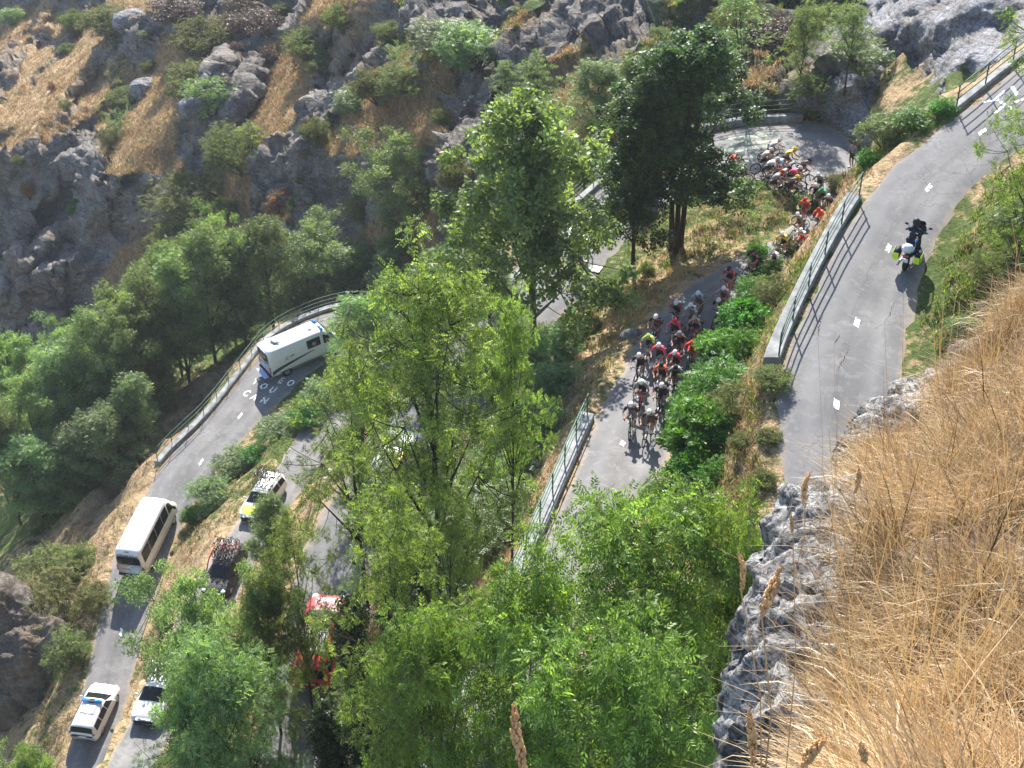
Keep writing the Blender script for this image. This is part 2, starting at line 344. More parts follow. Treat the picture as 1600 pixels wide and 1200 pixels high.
ROAD_AB = [((30,1400),(105,1420),-70.2),((85,1240),(150,1250),-69.6),((108,1160),(182,1160),-69.1),((124,1090),(202,1090),-68.8),((143,1000),(226,1000),-68.3),((166,900),(252,905),-67.7),((205,810),(290,815),-67.1),
           ((255,720),(345,735),-66.5),((325,650),(402,665),-66.0),((385,575),(455,615),-65.6),((422,530),(492,583),-65.2),((480,497),(525,563),-65.0),((550,478),(552,555),-64.8),((615,490),(578,558),-64.6),((645,540),(580,575),-64.4),
           ((605,605),(545,605),-64.1),((545,668),(480,655),-63.8),((492,740),(432,728),-63.5),((440,815),(382,800),-63.2),((395,890),(318,885),-62.8),((358,970),(275,965),-62.4),((314,1060),(232,1065),-62.0),((268,1150),(187,1150),-61.6),((222,1250),(135,1250),-61.2),((150,1420),(55,1420),-60.6)]
def dense(road, n=10):
    O = np.array([at_z(a[0], a[1], z) for a, b, z in road]); I = np.array([at_z(b[0], b[1], z) for a, b, z in road])
    def cr(P):
        out = []
        Q = np.vstack([2*P[0]-P[1], P, 2*P[-1]-P[-2]])
        for i in range(len(P)-1):
            p0, p1, p2, p3 = Q[i:i+4]
            for k in range(n):
                t = k/n; out.append(0.5*((2*p1)+(-p0+p2)*t+(2*p0-5*p1+4*p2-p3)*t*t+(-p0+3*p1-3*p2+p3)*t**3))
        out.append(P[-1]); return np.array(out)
    O, I = cr(O), cr(I)
    zz = (O[:, 2]+I[:, 2])/2
    k = np.ones(9)/9; zs = np.convolve(np.pad(zz, 4, 'edge'), k, 'valid'); O[:, 2] = zs; I[:, 2] = zs
    return O, I
RD = {'e': dense(ROAD_E), 'dc': dense(ROAD_DC), 'ab': dense(ROAD_AB)}

# ------------------------------------------------------------------ terrain: heights solved between the roads
HX0, HX1, HY0, HY1, HS = -90.0, 60.0, 6.0, 165.0, 0.5
nx = int((HX1-HX0)/HS)+1; ny = int((HY1-HY0)/HS)+1
gx = HX0+HS*np.arange(nx); gy = HY0+HS*np.arange(ny)
fix = np.full((ny, nx), np.nan); isroad = np.zeros((ny, nx), bool)
def stamp(x, y, z, road=False, rad=0):
    i = int(round((y-HY0)/HS)); j = int(round((x-HX0)/HS))
    for a in range(-rad, rad+1):
        for b in range(-rad, rad+1):
            if 0 <= i+a < ny and 0 <= j+b < nx and (road or not isroad[i+a, j+b]):
                fix[i+a, j+b] = z
                if road: isroad[i+a, j+b] = True
for k in ('ab', 'dc', 'e'):
    O, I = RD[k]
    for o, i_ in zip(O, I):
        w = np.linalg.norm(o-i_); m = int(w/0.2)+2
        d = (i_-o)/w
        for t in np.linspace(-0.35, w+0.35, m): 
            p = o+d*t; stamp(p[0], p[1], p[2]-0.06, True)
# background sheet bottom line (px, py, depth)
BACK = [(-300,600,185),(-150,575,182),(0,545,176),(120,520,168),(250,500,160),(380,470,150),(500,455,141),(600,440,130),(680,410,118),(740,370,105),(800,320,95),(860,270,91.5),(930,225,92),(1020,190,93),(1120,172,93.5),(1200,163,93.5),(1262,166,93),(1320,192,90),(1380,200,86),(1450,190,80),(1520,160,77),(1620,90,76),(1750,20,76),(1900,-60,78)]
bpts = np.array([ray(a, b)*d for a, b, d in BACK])
for a, b in zip(bpts[:-1], bpts[1:]):
    for t in np.linspace(0, 1, 60):
        p = a*(1-t)+b*t
        for back in np.arange(0, 24, 0.5): stamp(p[0]+0.0*back, p[1]+back, p[2]-0.5-0.2*back)
# ravine on the far left, promontory, right-hand hill, ground under the viewpoint
def line(pts, rad=1):
    for a, b in zip(pts[:-1], pts[1:]):
        a = np.array(a, float); b = np.array(b, float)
        for t in np.linspace(0, 1, 120): p = a*(1-t)+b*t; stamp(*p, rad=rad)
line([(-88, 130, -100), (-70, 118, -97), (-58, 100, -92), (-54, 80, -90), (-50, 60, -90), (-46, 30, -92)])
Oa, Ia = RD['ab']
for p_, q_ in list(zip(Oa, Ia))[20:125]:
    d_ = (p_-q_)/np.linalg.norm(p_-q_); w_ = p_+d_*6.5; stamp(w_[0], w_[1], w_[2]-5.5, rad=1); w_ = p_+d_*1.2; stamp(w_[0], w_[1], w_[2]-0.5)
line([(-38, 92, -75.5), (-40, 80, -77), (-41, 70, -78)])
Oe, Ie = RD['e']
for p, q in zip(Oe, Ie):
    d = (q-p)/np.linalg.norm(q-p); w = q+d*1.5; stamp(w[0], w[1], w[2]+0.9)
    w = q+d*9; stamp(w[0], w[1], w[2]+6.5, rad=1)
for p, q in list(zip(Oe, Ie))[74:103]:
    d = (q-p)/np.linalg.norm(q-p); w = p-d*3.0; stamp(w[0], w[1], w[2]-2.2); w = p-d*6.5; stamp(w[0], w[1], w[2]-8.5, rad=1)
line([(-85, 6.5, -75), (-45, 6.5, -75), (-30, 6.5, -68), (-12, 6.5, -50), (-4, 6.5, -38), (6, 6.5, -33), (12, 6.5, -30), (20, 6.5, -24), (60, 6.5, -20)], 0)
def solve(fix, it=260):
    if min(fix.shape) > 24:
        ny_, nx_ = fix.shape; cy, cx = (ny_+1)//2, (nx_+1)//2
        pad = np.full((cy*2, cx*2), np.nan); pad[:ny_, :nx_] = fix
        blk = pad.reshape(cy, 2, cx, 2).transpose(0, 2, 1, 3).reshape(cy, cx, 4)
        cnt = np.sum(~np.isnan(blk), -1); sm = np.nansum(blk, -1); c = np.where(cnt > 0, sm/np.maximum(cnt, 1), np.nan)
        g = solve(c, it); z = np.repeat(np.repeat(g, 2, 0), 2, 1)[:ny_, :nx_].copy()
    else:
        z = np.full(fix.shape, np.nanmean(fix)); it = 2000
    k = ~np.isnan(fix); z[k] = fix[k]
    for _ in range(it):
        p = np.pad(z, 1, 'edge'); z = (p[:-2, 1:-1]+p[2:, 1:-1]+p[1:-1, :-2]+p[1:-1, 2:])/4; z[k] = fix[k]
    return z
HZ = solve(fix)
# distance-ish from road for roughening
near = isroad.astype(float)
for _ in range(6):
    p = np.pad(near, 1, 'edge'); near = np.maximum(near, (p[:-2, 1:-1]+p[2:, 1:-1]+p[1:-1, :-2]+p[1:-1, 2:])/4*0.9)
GX, GY = np.meshgrid(gx, gy); P3 = np.stack([GX, GY, HZ*0.5], -1)
rough = (fbm(P3, 0.35, 4, 3)-0.5)*2.2+(fbm(P3, 1.1, 3, 9)-0.5)*0.8
away = np.clip(1-near*1.25, 0, 1); away[isroad] = 0
HZ = HZ + rough*away
# the grassy mound between roads C and D
mp_ = at_z(1170, 300, -38.6)
HZ += 1.2*np.exp(-(((GX-mp_[0])**2)/16+((GY-mp_[1]+3.5)**2)/10))*away
def hz(x, y):
    fx = (np.asarray(x)-HX0)/HS; fy = (np.asarray(y)-HY0)/HS
    j = np.clip(np.floor(fx).astype(int), 0, nx-2); i = np.clip(np.floor(fy).astype(int), 0, ny-2); fx = np.clip(fx-j, 0, 1); fy = np.clip(fy-i, 0, 1)
    return (HZ[i, j]*(1-fx)+HZ[i, j+1]*fx)*(1-fy)+(HZ[i+1, j]*(1-fx)+HZ[i+1, j+1]*fx)*fy
def hit(px, py, up=0.0, dmax=200):
    """first point along the ray through a photograph pixel that meets the terrain (raised by `up`)"""
    r = ray(px, py); d = np.arange(12, dmax, 0.15); P = d[:, None]*r
    ok = (P[:, 0] > HX0) & (P[:, 0] < HX1) & (P[:, 1] > HY0) & (P[:, 1] < HY1)
    below = ok & (P[:, 2] < hz(P[:, 0], P[:, 1])+up)
    k = np.argmax(below)
    if not below[k]: return None
    p = P[k].copy(); return p
slope = np.hypot(*np.gradient(HZ, HS))
gr = fbm(np.stack([GX, GY, 0*GX], -1), 0.12, 3, 21)
green = np.clip((gr-0.42)*3.0+0.25, 0, 1)
# greener: right of E, mound crest; drier: banks A/B and the slope right of D
for (px, py, z, R, g) in [(1500,450,-27,7,1.0),(1440,600,-28,5,0.9),(1590,300,-24,8,0.8),(1180,290,-37,6,0.9),(1100,340,-37,4,0.45),(1210,310,-37,3,0.6),(1130,700,-33,6,0.35),(1180,820,-32,6,0.35),(350,720,-65,6,0.75),(300,800,-65,4,0.7),(270,880,-65,4,0.0),(250,930,-65,3,0.1),(240,1000,-65,4,0.3),(160,1130,-66,5,0.0),(430,760,-55,5,0.0),(520,700,-52,5,0.1),(1000,480,-37,5,0.1),(940,540,-38,5,0.3),(1400,240,-27,4,0.0),(1420,200,-27,2.5,0.8),(420,640,-65,4,0.5),(110,1000,-68,6,0.5),(230,730,-66,6,0.1)]:
    q = at_z(px, py, z); wgt = np.exp(-((GX-q[0])**2+(GY-q[1])**2)/(R*R)); green = green*(1-wgt)+g*wgt
rockm = np.clip((slope-1.75)*0.9, 0, 1)*away
rockm[near > 0.5] = 0
dpt = GY*ct-HZ*st; pxg = 800+FPX*GX/dpt; lim = np.interp(pxg, [b[0] for b in BACK], [b[2] for b in BACK])
gf = grid_faces(ny, nx); gf = gf[((dpt < lim+7).ravel()[gf]).all(1)]
me = np_mesh('ground', np.stack([GX, GY, HZ], -1).reshape(-1, 3), gf, {'green': green.ravel(), 'rock': rockm.ravel()}, True)
tag(link('ground', me, None, M['bank']), kind='structure')
for k, nm in (('e', 'upper_road'), ('dc', 'middle_road'), ('ab', 'lower_road')):
    O, I = RD[k]; n = len(O); c = 9
    T_ = np.linspace(0, 1, c); V = O[:, None]*(1-T_)[None, :, None]+I[:, None]*T_[None, :, None]
    V = V.copy(); V[..., 2] += (1-(2*T_[None]-1)**2)*0.05
    V[:, 0, 2] -= 0.09; V[:, -1, 2] -= 0.09
    # ragged edges
    wob = (vnoise(V[:, 0], 1.2, 3)-0.5)*0.35; d = (I-O)/np.linalg.norm(I-O, axis=1)[:, None]
    V[:, 0] += d*wob[:, None]; V[:, -1] += d*((vnoise(V[:, -1], 1.2, 5)-0.5)*0.35)[:, None]
    me = np_mesh(nm, V.reshape(-1, 3), grid_faces(n, c), {'across': np.tile(T_, n)}, True)
    tag(link('road' if k != 'x' else nm, me, None, M['road']), kind='structure')
from mathutils.bvhtree import BVHTree
BV = {}
for k_ in RD:
    O, I = RD[k_]; T9 = np.linspace(0, 1, 9); V = O[:, None]*(1-T9)[None, :, None]+I[:, None]*T9[None, :, None]; V[..., 2] += (1-(2*T9[None]-1)**2)*0.05
    BV[k_] = BVHTree.FromPolygons([tuple(v) for v in V.reshape(-1, 3)], [tuple(f) for f in grid_faces(len(O), 9).tolist()])
def road_pt(k, f, across, up=0.0):
    O, I = RD[k]; f = max(0, min(f, len(O)-1.001)); i = int(f); t = f-i
    o = O[i]*(1-t)+O[i+1]*t; q = I[i]*(1-t)+I[i+1]*t; p = o*(1-across)+q*across; p[2] += (1-(2*across-1)**2)*0.05+up
    a = (O[i+1]+I[i+1]-O[i]-I[i]); return p, a/np.linalg.norm(a)
def road_near(k, x, y):
    O, I = RD[k]; C = (O+I)/2; d = (C[:, 0]-x)**2+(C[:, 1]-y)**2; i = int(np.argmin(d)); i = min(i, len(C)-2)
    a = C[i+1]-C[i]; return i, a/np.linalg.norm(a), C[i][2]

# ------------------------------------------------------------------ far mountainside: a sheet whose relief is solved from slope directions
STEP = 3.0
qx = np.arange(-330, 1900, STEP); qy = np.arange(-260, 640, STEP); QX, QY = np.meshgrid(qx, qy)
R_ = ray(QX, QY); nr, nc = QX.shape
def inside(poly, X, Y):
    r = np.zeros(X.shape, bool); n = len(poly)
    for i in range(n):
        x0, y0 = poly[i]; x1, y1 = poly[(i+1) % n]
        c = ((y0 > Y) != (y1 > Y)) & (X < (x1-x0)*(Y-y0)/(y1-y0+1e-9)+x0); r ^= c
    return r
# diagonal rock ribs: noise stretched along the up-right direction
def rib(s, fa, fb, seed):
    a = (QX*0.62-QY*0.78); b = (QX*0.78+QY*0.62)
    return fbm(np.stack([a*fa, b*fb, 0*a], -1), 1.0, 5, seed)
wob = (fbm(np.stack([QX*0.01, QY*0.01, 0*QX], -1), 1, 4, 55)-0.5)*60
WX, WY = QX+wob, QY+np.roll(wob, 40, 1)
grass = (rib(0, 0.006, 0.016, 31)-0.53)*8.0
GP = [[(150,265),(185,190),(235,110),(262,50),(300,50),(292,150),(280,215),(250,262)], [(-40,235),(50,175),(110,115),(165,55),(250,10),(310,-20),(180,-20),(120,60),(60,130),(-40,190)],
      [(330,330),(345,215),(400,160),(430,95),(490,30),(500,110),(450,190),(425,260),(400,330)], [(500,235),(520,185),(600,160),(670,120),(690,200),(640,235),(570,228),(520,270)],
      [(155,460),(190,395),(280,340),(300,400),(220,440),(165,480)], [(120,150),(150,105),(170,120),(150,175),(120,170)], [(560,380),(600,330),(690,330),(680,400),(600,420)], [(360,340),(420,320),(480,370),(400,400)],[(0,150),(40,110),(70,60),(90,80),(30,160)]]
for p in GP: grass = np.where(inside(p, WX, WY), grass+2.2, grass)
RP = [[(-350,280),(0,250),(60,215),(140,180),(150,270),(60,520),(-350,640)], [(60,520),(150,265),(260,262),(275,330),(180,400),(150,520)], [(400,330),(420,240),(470,150),(520,110),(545,140),(510,230),(440,340)],
      [(430,400),(470,300),(530,240),(570,290),(500,390),(440,430)], [(620,-40),(780,-40),(760,60),(700,110),(640,60)], [(760,300),(720,260),(760,170),(860,140),(880,200),(800,280),(780,340)], [(880,-60),(1010,-60),(1010,70),(930,80),(880,30)], [(690,110),(760,60),(780,160),(740,330),(690,330)], [(292,60),(310,-60),(430,-60),(420,140),(360,220),(310,290),(280,220)], [(400,-60),(520,-60),(470,40),(430,70)]]  # two gully polygons: steep rock added so these strips fall in shade
for p in RP: grass = np.where(inside(p, WX, WY), grass-2.6, grass)
right = np.clip((WX-900)/150, 0, 1); grass = grass*(1-right)+(-0.2+0.8*grass)*right
cliff = inside([(1285,260),(1300,150),(1335,60),(1380,-80),(1950,-80),(1950,120),(1640,170),(1480,230)], WX, WY)
grass = np.where(cliff, -3, grass)
gm = 1/(1+np.exp(-grass*1.6))
nG = np.array([-0.40, 0.06, 0.92]); nR = np.array([-0.46, -0.76, 0.43]); nC = np.array([-0.60, -0.12, 0.79])
N = gm[..., None]*nG+(1-gm[..., None])*nR
rgt = np.clip((WX-960)/120, 0, 1)[..., None]; N = N*(1-rgt)+np.array([-0.30, -0.16, 0.90])*rgt
N = np.where(cliff[..., None], nC, N)
f1 = np.stack([fbm(np.stack([QX*.012, QY*.012, 0*QX], -1), 1, 5, 70+i)-0.5 for i in range(3)], -1)
f2 = np.stack([fbm(np.stack([QX*.045, QY*.045, 0*QX], -1), 1, 3, 90+i)-0.5 for i in range(3)], -1)
N = N+f1*(1.1-0.4*gm[..., None])+f2*(0.8-0.4*gm[..., None])
def facets(sa, sb, ang, seed):
    """random tilt per jittered cell, cells stretched along a direction"""
    ca, sa_ = math.cos(ang), math.sin(ang); A = (WX*ca+WY*sa_)/sa; B = (-WX*sa_+WY*ca)/sb; ia, ib = np.floor(A).astype(int), np.floor(B).astype(int)
    rs = np.random.RandomState(seed); J = rs.rand(128, 128, 2); T3 = rs.randn(128, 128, 3); best = np.full(A.shape, 9e9); out = np.zeros(A.shape+(3,))
    for da in (-1, 0, 1):
        for db in (-1, 0, 1):
            u, v = (ia+da) % 128, (ib+db) % 128; d = (ia+da+J[u, v, 0]-A)**2+(ib+db+J[u, v, 1]-B)**2; m = d < best; best = np.where(m, d, best); out[m] = T3[u, v][m]
    return out
rockw = (1-gm)[..., None]
N = N+rockw*(facets(120, 34, -0.95, 5)*0.52+facets(48, 15, -1.1, 6)*0.40+facets(20, 9, -0.7, 7)*0.24)
N /= np.linalg.norm(N, axis=-1, keepdims=True)
nr_ = np.sum(N*R_, -1)
nr_ = np.minimum(nr_, -0.14)
ru = np.array([1, 0, 0])/FPX*STEP; rv = np.array([0, -st, -ct])/FPX*STEP     # increasing px, increasing py
wu = -(N@ru)/nr_; wv_ = -(N@rv)/nr_
wu = np.clip(wu, -0.012, 0.012); wv_ = np.clip(wv_, -0.022, 0.0)
lowy = np.interp(QX[0], [b[0] for b in BACK], [b[1] for b in BACK]); lowd = np.interp(QX[0], [b[0] for b in BACK], [b[2] for b in BACK])
def poisson(wu, wv, fixm, fixv, it=220):
    if min(wu.shape) > 24 and True:
        h, w = wu.shape; ch, cw = h//2, w//2
        a = wu[:ch*2, :cw*2].reshape(ch, 2, cw, 2).mean((1, 3))*2; b = wv[:ch*2, :cw*2].reshape(ch, 2, cw, 2).mean((1, 3))*2
        fm = fixm[:ch*2, :cw*2].reshape(ch, 2, cw, 2); fv = (fixv*fixm)[:ch*2, :cw*2].reshape(ch, 2, cw, 2)
        cn = fm.sum((1, 3)); cv = fv.sum((1, 3))/np.maximum(cn, 1)
        g = poisson(a, b, cn > 0, cv, it); W = np.repeat(np.repeat(g, 2, 0), 2, 1); W = np.pad(W, ((0, h-ch*2), (0, w-cw*2)), 'edge')
    else:
        W = np.full(wu.shape, fixv[fixm].mean()); it = 3000
    hu = (wu[:, 1:]+wu[:, :-1])/2; hv = (wv[1:]+wv[:-1])/2
    ones = np.ones(W.shape); cnt = np.zeros(W.shape); cnt[:, 1:] += 1; cnt[:, :-1] += 1; cnt[1:] += 1; cnt[:-1] += 1
    for _ in range(it):
        s = np.zeros(W.shape)
        s[:, 1:] += W[:, :-1]+hu; s[:, :-1] += W[:, 1:]-hu; s[1:] += W[:-1]+hv; s[:-1] += W[1:]-hv
        W = s/cnt; W[fixm] = fixv[fixm]
    return W
fixm = QY >= lowy[None]; 
# below the join line continue steeply downwards behind the road terrain
fixv = np.log(lowd)[None]-(QY-lowy[None])*0.0000
W = poisson(wu, wv_, fixm, np.broadcast_to(fixv, QX.shape).copy())
D_ = np.exp(W)
P = R_*D_[..., None]
dx = np.gradient(P, axis=1); dy = np.gradient(P, axis=0); Nn = np.cross(dy, dx); Nn /= np.linalg.norm(Nn, axis=-1, keepdims=True)
Nn *= np.sign(-np.sum(Nn*R_, -1))[..., None]
amp = np.clip((1-gm)*1.3, 0.06, 1); amp[fixm] *= 0.3; amp = np.where(cliff, amp*0.4, amp)
rk = fbm(P, 0.16, 6, 5, True, 0.55); rk2 = fbm(P*np.array([1, 1, .5]), 0.55, 4, 8, True)
rk3 = fbm(P, 1.6, 3, 14, True)
P2 = P+Nn*((rk-0.6)*1.1*amp+(rk2-0.6)*0.55*amp+(rk3-0.6)*0.22*amp)[..., None]
ca_, sa_ = math.cos(0.9), math.sin(0.9)
def blocks(fr, an, seed):
    Wp = P+(np.stack([fbm(P, 0.35, 3, seed+i) for i in range(3)], -1)-0.5)*5.0
    q = np.stack([(Wp[..., 0]*ca_+Wp[..., 2]*sa_)*fr*an, Wp[..., 1]*fr*0.6, (-Wp[..., 0]*sa_+Wp[..., 2]*ca_)*fr], -1)
    i = np.floor(q).astype(np.int64) & 63; return _perm[i[..., 0], i[..., 1], i[..., 2]]-0.5
P2 = P2+Nn*((blocks(0.16, 0.35, 3)*2.4+blocks(0.42, 0.4, 5)*1.3+blocks(1.0, 0.5, 7)*0.55)*np.clip(amp*1.1-0.15, 0, 1))[..., None]
steep = 1-np.clip((Nn[..., 2]-0.35)/0.45, 0, 1)
rmask = np.clip(0.75*(1-gm)+0.35*steep-0.1, 0, 1); rmask = np.where(cliff, 1.0, rmask)
gnoise = fbm(np.stack([QX*.009, QY*.009, 0*QX], -1), 1, 4, 44)
gmask = np.clip((gnoise-0.50)*4+np.clip((QX-560)/500, 0, 0.9), 0, 1)
gmask = np.where(gm > 0.8, gmask*0.25+0.05, gmask)
keep = (QY <= lowy[None]+40)
F_ = grid_faces(nr, nc); kf = keep.ravel()[F_].all(1); cf = cliff.ravel()[F_].any(1)
def sub(name, sel, mat):
    f = F_[sel]; u, inv = np.unique(f, return_inverse=True)
    me = np_mesh(name, P2.reshape(-1, 3)[u], inv.reshape(-1, 4), {'rock': rmask.ravel()[u], 'green': gmask.ravel()[u]}, False)
    return tag(link(name, me, None, mat), kind='structure')
sub('mountainside', kf & ~cf, M['hill']); sub('cliff', kf & cf, M['greycliff'])
def back_pt(px, py):
    i = int(np.clip(round((py-qy[0])/STEP), 0, nr-1)); j = int(np.clip(round((px-qx[0])/STEP), 0, nc-1)); return P2[i, j].copy()
print('terrain done; back depth range', D_[:, :].min(), D_.max())
# ------------------------------------------------------------------ vegetation builders
def rotmats(rng, n, tilt=0.8, yaw=None):
    """random frames: x across, y along the leaf, z up-ish normal"""
    yaw = rng.rand(n)*2*math.pi if yaw is None else yaw
    nz = np.stack([rng.randn(n)*tilt, rng.randn(n)*tilt, np.ones(n)], -1); nz /= np.linalg.norm(nz, axis=1)[:, None]
    h = np.stack([np.cos(yaw), np.sin(yaw), np.zeros(n)], -1)
    y = h-nz*np.sum(h*nz, 1)[:, None]; y /= np.linalg.norm(y, axis=1)[:, None]
    x = np.cross(y, nz); return np.stack([x, y, nz], -1)     # columns
def leaf_tpl(kind):
    """template: list of quads (4x3) for one spray, unit length"""
    q = []
    def lf(c, a, l, w, z=0.0, droop=0.0):
        c = np.array(c, float); d = np.array([math.sin(a), math.cos(a), -droop]); s = np.array([math.cos(a), -math.sin(a), 0.15])
        q.append([c, c+d*l*0.5+s*w/2, c+d*l, c+d*l*0.5-s*w/2+np.array([0, 0, -0.0])])
    if kind == 'ash':       # pinnate, seven leaflets
        for k in range(3):
            y = 0.22+0.24*k; z = -0.25*y*y
            lf((0, y, z), 0.95, 0.42, 0.15, droop=0.25); lf((0, y, z), -0.95, 0.42, 0.15, droop=0.25)
        lf((0, 0.85, -0.2), 0, 0.42, 0.16, droop=0.5)
    elif kind == 'feather':  # robinia: many tiny leaflets merged in narrow pairs
        for k in range(4):
            y = 0.12+0.21*k; lf((0, y, -0.15*y), 1.15, 0.26, 0.15, droop=0.15); lf((0, y, -0.15*y), -1.15, 0.26, 0.15, droop=0.15)
    elif kind == 'round':
        for a in (0.0, 1.5, -1.5, 2.8): lf((0.12*math.sin(a), 0.3+0.12*math.cos(a), 0), a, 0.5, 0.42, droop=0.3)
    elif kind == 'laurel':
        for k in range(5): a = k*2*math.pi/5; lf((0, 0, 0), a, 0.8, 0.3, droop=-0.3)
        lf((0, 0, 0.1), 0.4, 0.5, 0.22, droop=-0.8)
    elif kind == 'scrub':
        for k in range(4): a = k*1.6; lf((0, 0.1*k, 0.06*k), a, 0.5, 0.16, droop=-0.4)
    return np.array(q)
def foliage(name, centers, radii, per, size, kind, rng, tilt=0.8, flat=0.75, shell=0.0):
    C = np.repeat(np.asarray(centers), per, 0); R = np.repeat(np.asarray(radii), per)
    n = len(C); d = rng.randn(n, 3); d /= np.linalg.norm(d, axis=1)[:, None]; rr = rng.rand(n)**(1/2.2)
    off = d*(rr*R)[:, None]; off[:, 2] *= flat
    pos = C+off
    yaw = np.arctan2(off[:, 1], off[:, 0])+rng.randn(n)*0.8
    Mx = rotmats(rng, n, tilt, yaw)
    tpl = leaf_tpl(kind); k = len(tpl); s = size*(0.7+0.6*rng.rand(n))
    V = np.einsum('nij,kvj->nkvi', Mx, tpl)*s[:, None, None, None]+pos[:, None, None, :]
    F = np.arange(n*k*4).reshape(-1, 4)
    base = np.repeat(rng.rand(len(centers)), per)*0.55
    r = np.clip(base[:, None]+rng.rand(n, k)*0.5, 0, 1); r = np.repeat(r[..., None], 4, -1)
    return np_mesh(name, V.reshape(-1, 3), F, {'rnd': r.ravel()})
def bez(a, b, bow, n=6):
    a = Vector(a); b = Vector(b); m = (a+b)/2+Vector(bow)
    return [a*(1-t)**2+m*2*t*(1-t)+b*t*t for t in [i/n for i in range(n+1)]]
def make_tree(H, W, seed, kind, leafsize, nclust, per, trunk_r, crown0=0.3, lobes=8, lean=(0, 0), cr=0.75, bare=0.0, trunks=1, shape='round', twig=0.012, flat=0.7, tilt=0.8):
    """returns (trunk mesh, crown mesh) in metres with base at the origin"""
    rng = np.random.RandomState(seed); wood = MB()
    top = np.array([lean[0]*H, lean[1]*H, H*0.93])
    axis = lambda t: np.array([lean[0]*H*t*t, lean[1]*H*t*t, H*0.93*t])+np.array([math.sin(t*5+seed)*0.02*H, math.cos(t*4+seed)*0.02*H, 0])*t
    lob = []
    for i in range(lobes):
        t = crown0+(1-crown0)*(0.12+0.88*(i+0.5)/lobes); a = i*2.4+rng.rand()*0.9
        prof = {'round': math.sin(math.pi*min(1, max(0.12, (t-crown0)/(1-crown0)*0.86+0.12)))**0.6, 'cone': 1.05-0.8*(t-crown0)/(1-crown0), 'umbrella': 0.35+0.75*((t-crown0)/(1-crown0))}[shape]
        rad = W/2*prof*(0.45+0.25*rng.rand()); c = axis(t)+np.array([math.cos(a)*rad, math.sin(a)*rad, rng.randn()*0.03*H])
        lob.append((c, W*0.5*prof*0.55+0.3))
    lob.append((axis(1.0), W*0.2))
    for k in range(trunks):
        off = np.array([math.cos(k*2.1), math.sin(k*2.1), 0])*trunk_r*1.3*(trunks > 1)
        pts = [axis(t)+off*(1+2.5*t*(trunks > 1)) for t in np.linspace(0, 0.92, 9)]; pts[0] = pts[0]-np.array([0, 0, 0.8])
        wood.tube(pts, [trunk_r*(1.15-0.95*t)/(1 if trunks == 1 else 1.3) for t in np.linspace(0, 1, 9)], 8)
    cl = []; cr_ = []
    limbs = []
    for c, r in lob:
        z0 = max(crown0*0.75, (c[2]/H)-0.12-0.18*rng.rand()); p0 = axis(min(z0, 0.88)); rr = trunk_r*(1.05-0.95*z0)*0.55+0.015
        L = bez(p0, c, (0, 0, -0.06*H*rng.rand()), 6); limbs.append((L, rr)); wood.tube(L, [rr*(1-0.75*i/6) for i in range(7)], 6)
    for i in range(nclust):
        c, r = lob[rng.randint(len(lob))]; d = rng.randn(3); d /= np.linalg.norm(d); q = c+d*r*(0.55+0.6*rng.rand())*np.array([1, 1, 0.8])
        cl.append(q); cr_.append(cr*(0.5+0.8*rng.rand()))
        L, rr = min(limbs, key=lambda Lr: min((Vector(q)-p).length for p in Lr[0][2:])); s = min(L[2:], key=lambda p: (Vector(q)-p).length-0.15*(p-L[0]).length)
        wood.tube(bez(s, q, (rng.randn()*0.1, rng.randn()*0.1, -0.12), 3), [max(twig, rr*0.3), max(twig, rr*.25)*0.8, twig*0.9, twig*0.5], 4, cap=False)
        for _ in range(2):
            e = q+rng.randn(3)*cr_[-1]*0.7; wood.tube([q, e], [twig*0.7, twig*0.35], 3, cap=False)
    keepn = int(nclust*(1-bare))
    return wood.mesh('trunk', True), foliage('crown', np.array(cl)[:keepn], np.array(cr_)[:keepn], per, leafsize, kind, rng, tilt, flat)
TREE_N = [0]
def place_tree(pair, mats, base, H, H0, W=None, name='tree', label='', cat='tree', group=None, rz=None):
    tm, cm = pair
    for me, m in ((tm, mats[0]), (cm, mats[1])):
        if not me.materials: me.materials.append(m)
    e = empty(name, base, rz if rz is not None else (TREE_N[0]*2.39996) % 6.283, label, cat, group); TREE_N[0] += 1
    s = H/H0; w = s if W is None else W; e.scale = (w, w, s)
    t = link('trunk', tm, e); c = link('crown', cm, e); return e
def tree_h(base, py_top):
    lo, hi = 0.3, 60
    for _ in range(30):
        m = (lo+hi)/2
        if proj((base[0], base[1], base[2]+m))[1] > py_top: lo = m
        else: hi = m
    return lo
def ground(px, py):
    h = hit(px, py); b = back_pt(px, py)
    if h is None: return b
    return h if np.linalg.norm(h) < np.linalg.norm(b)+3 else b

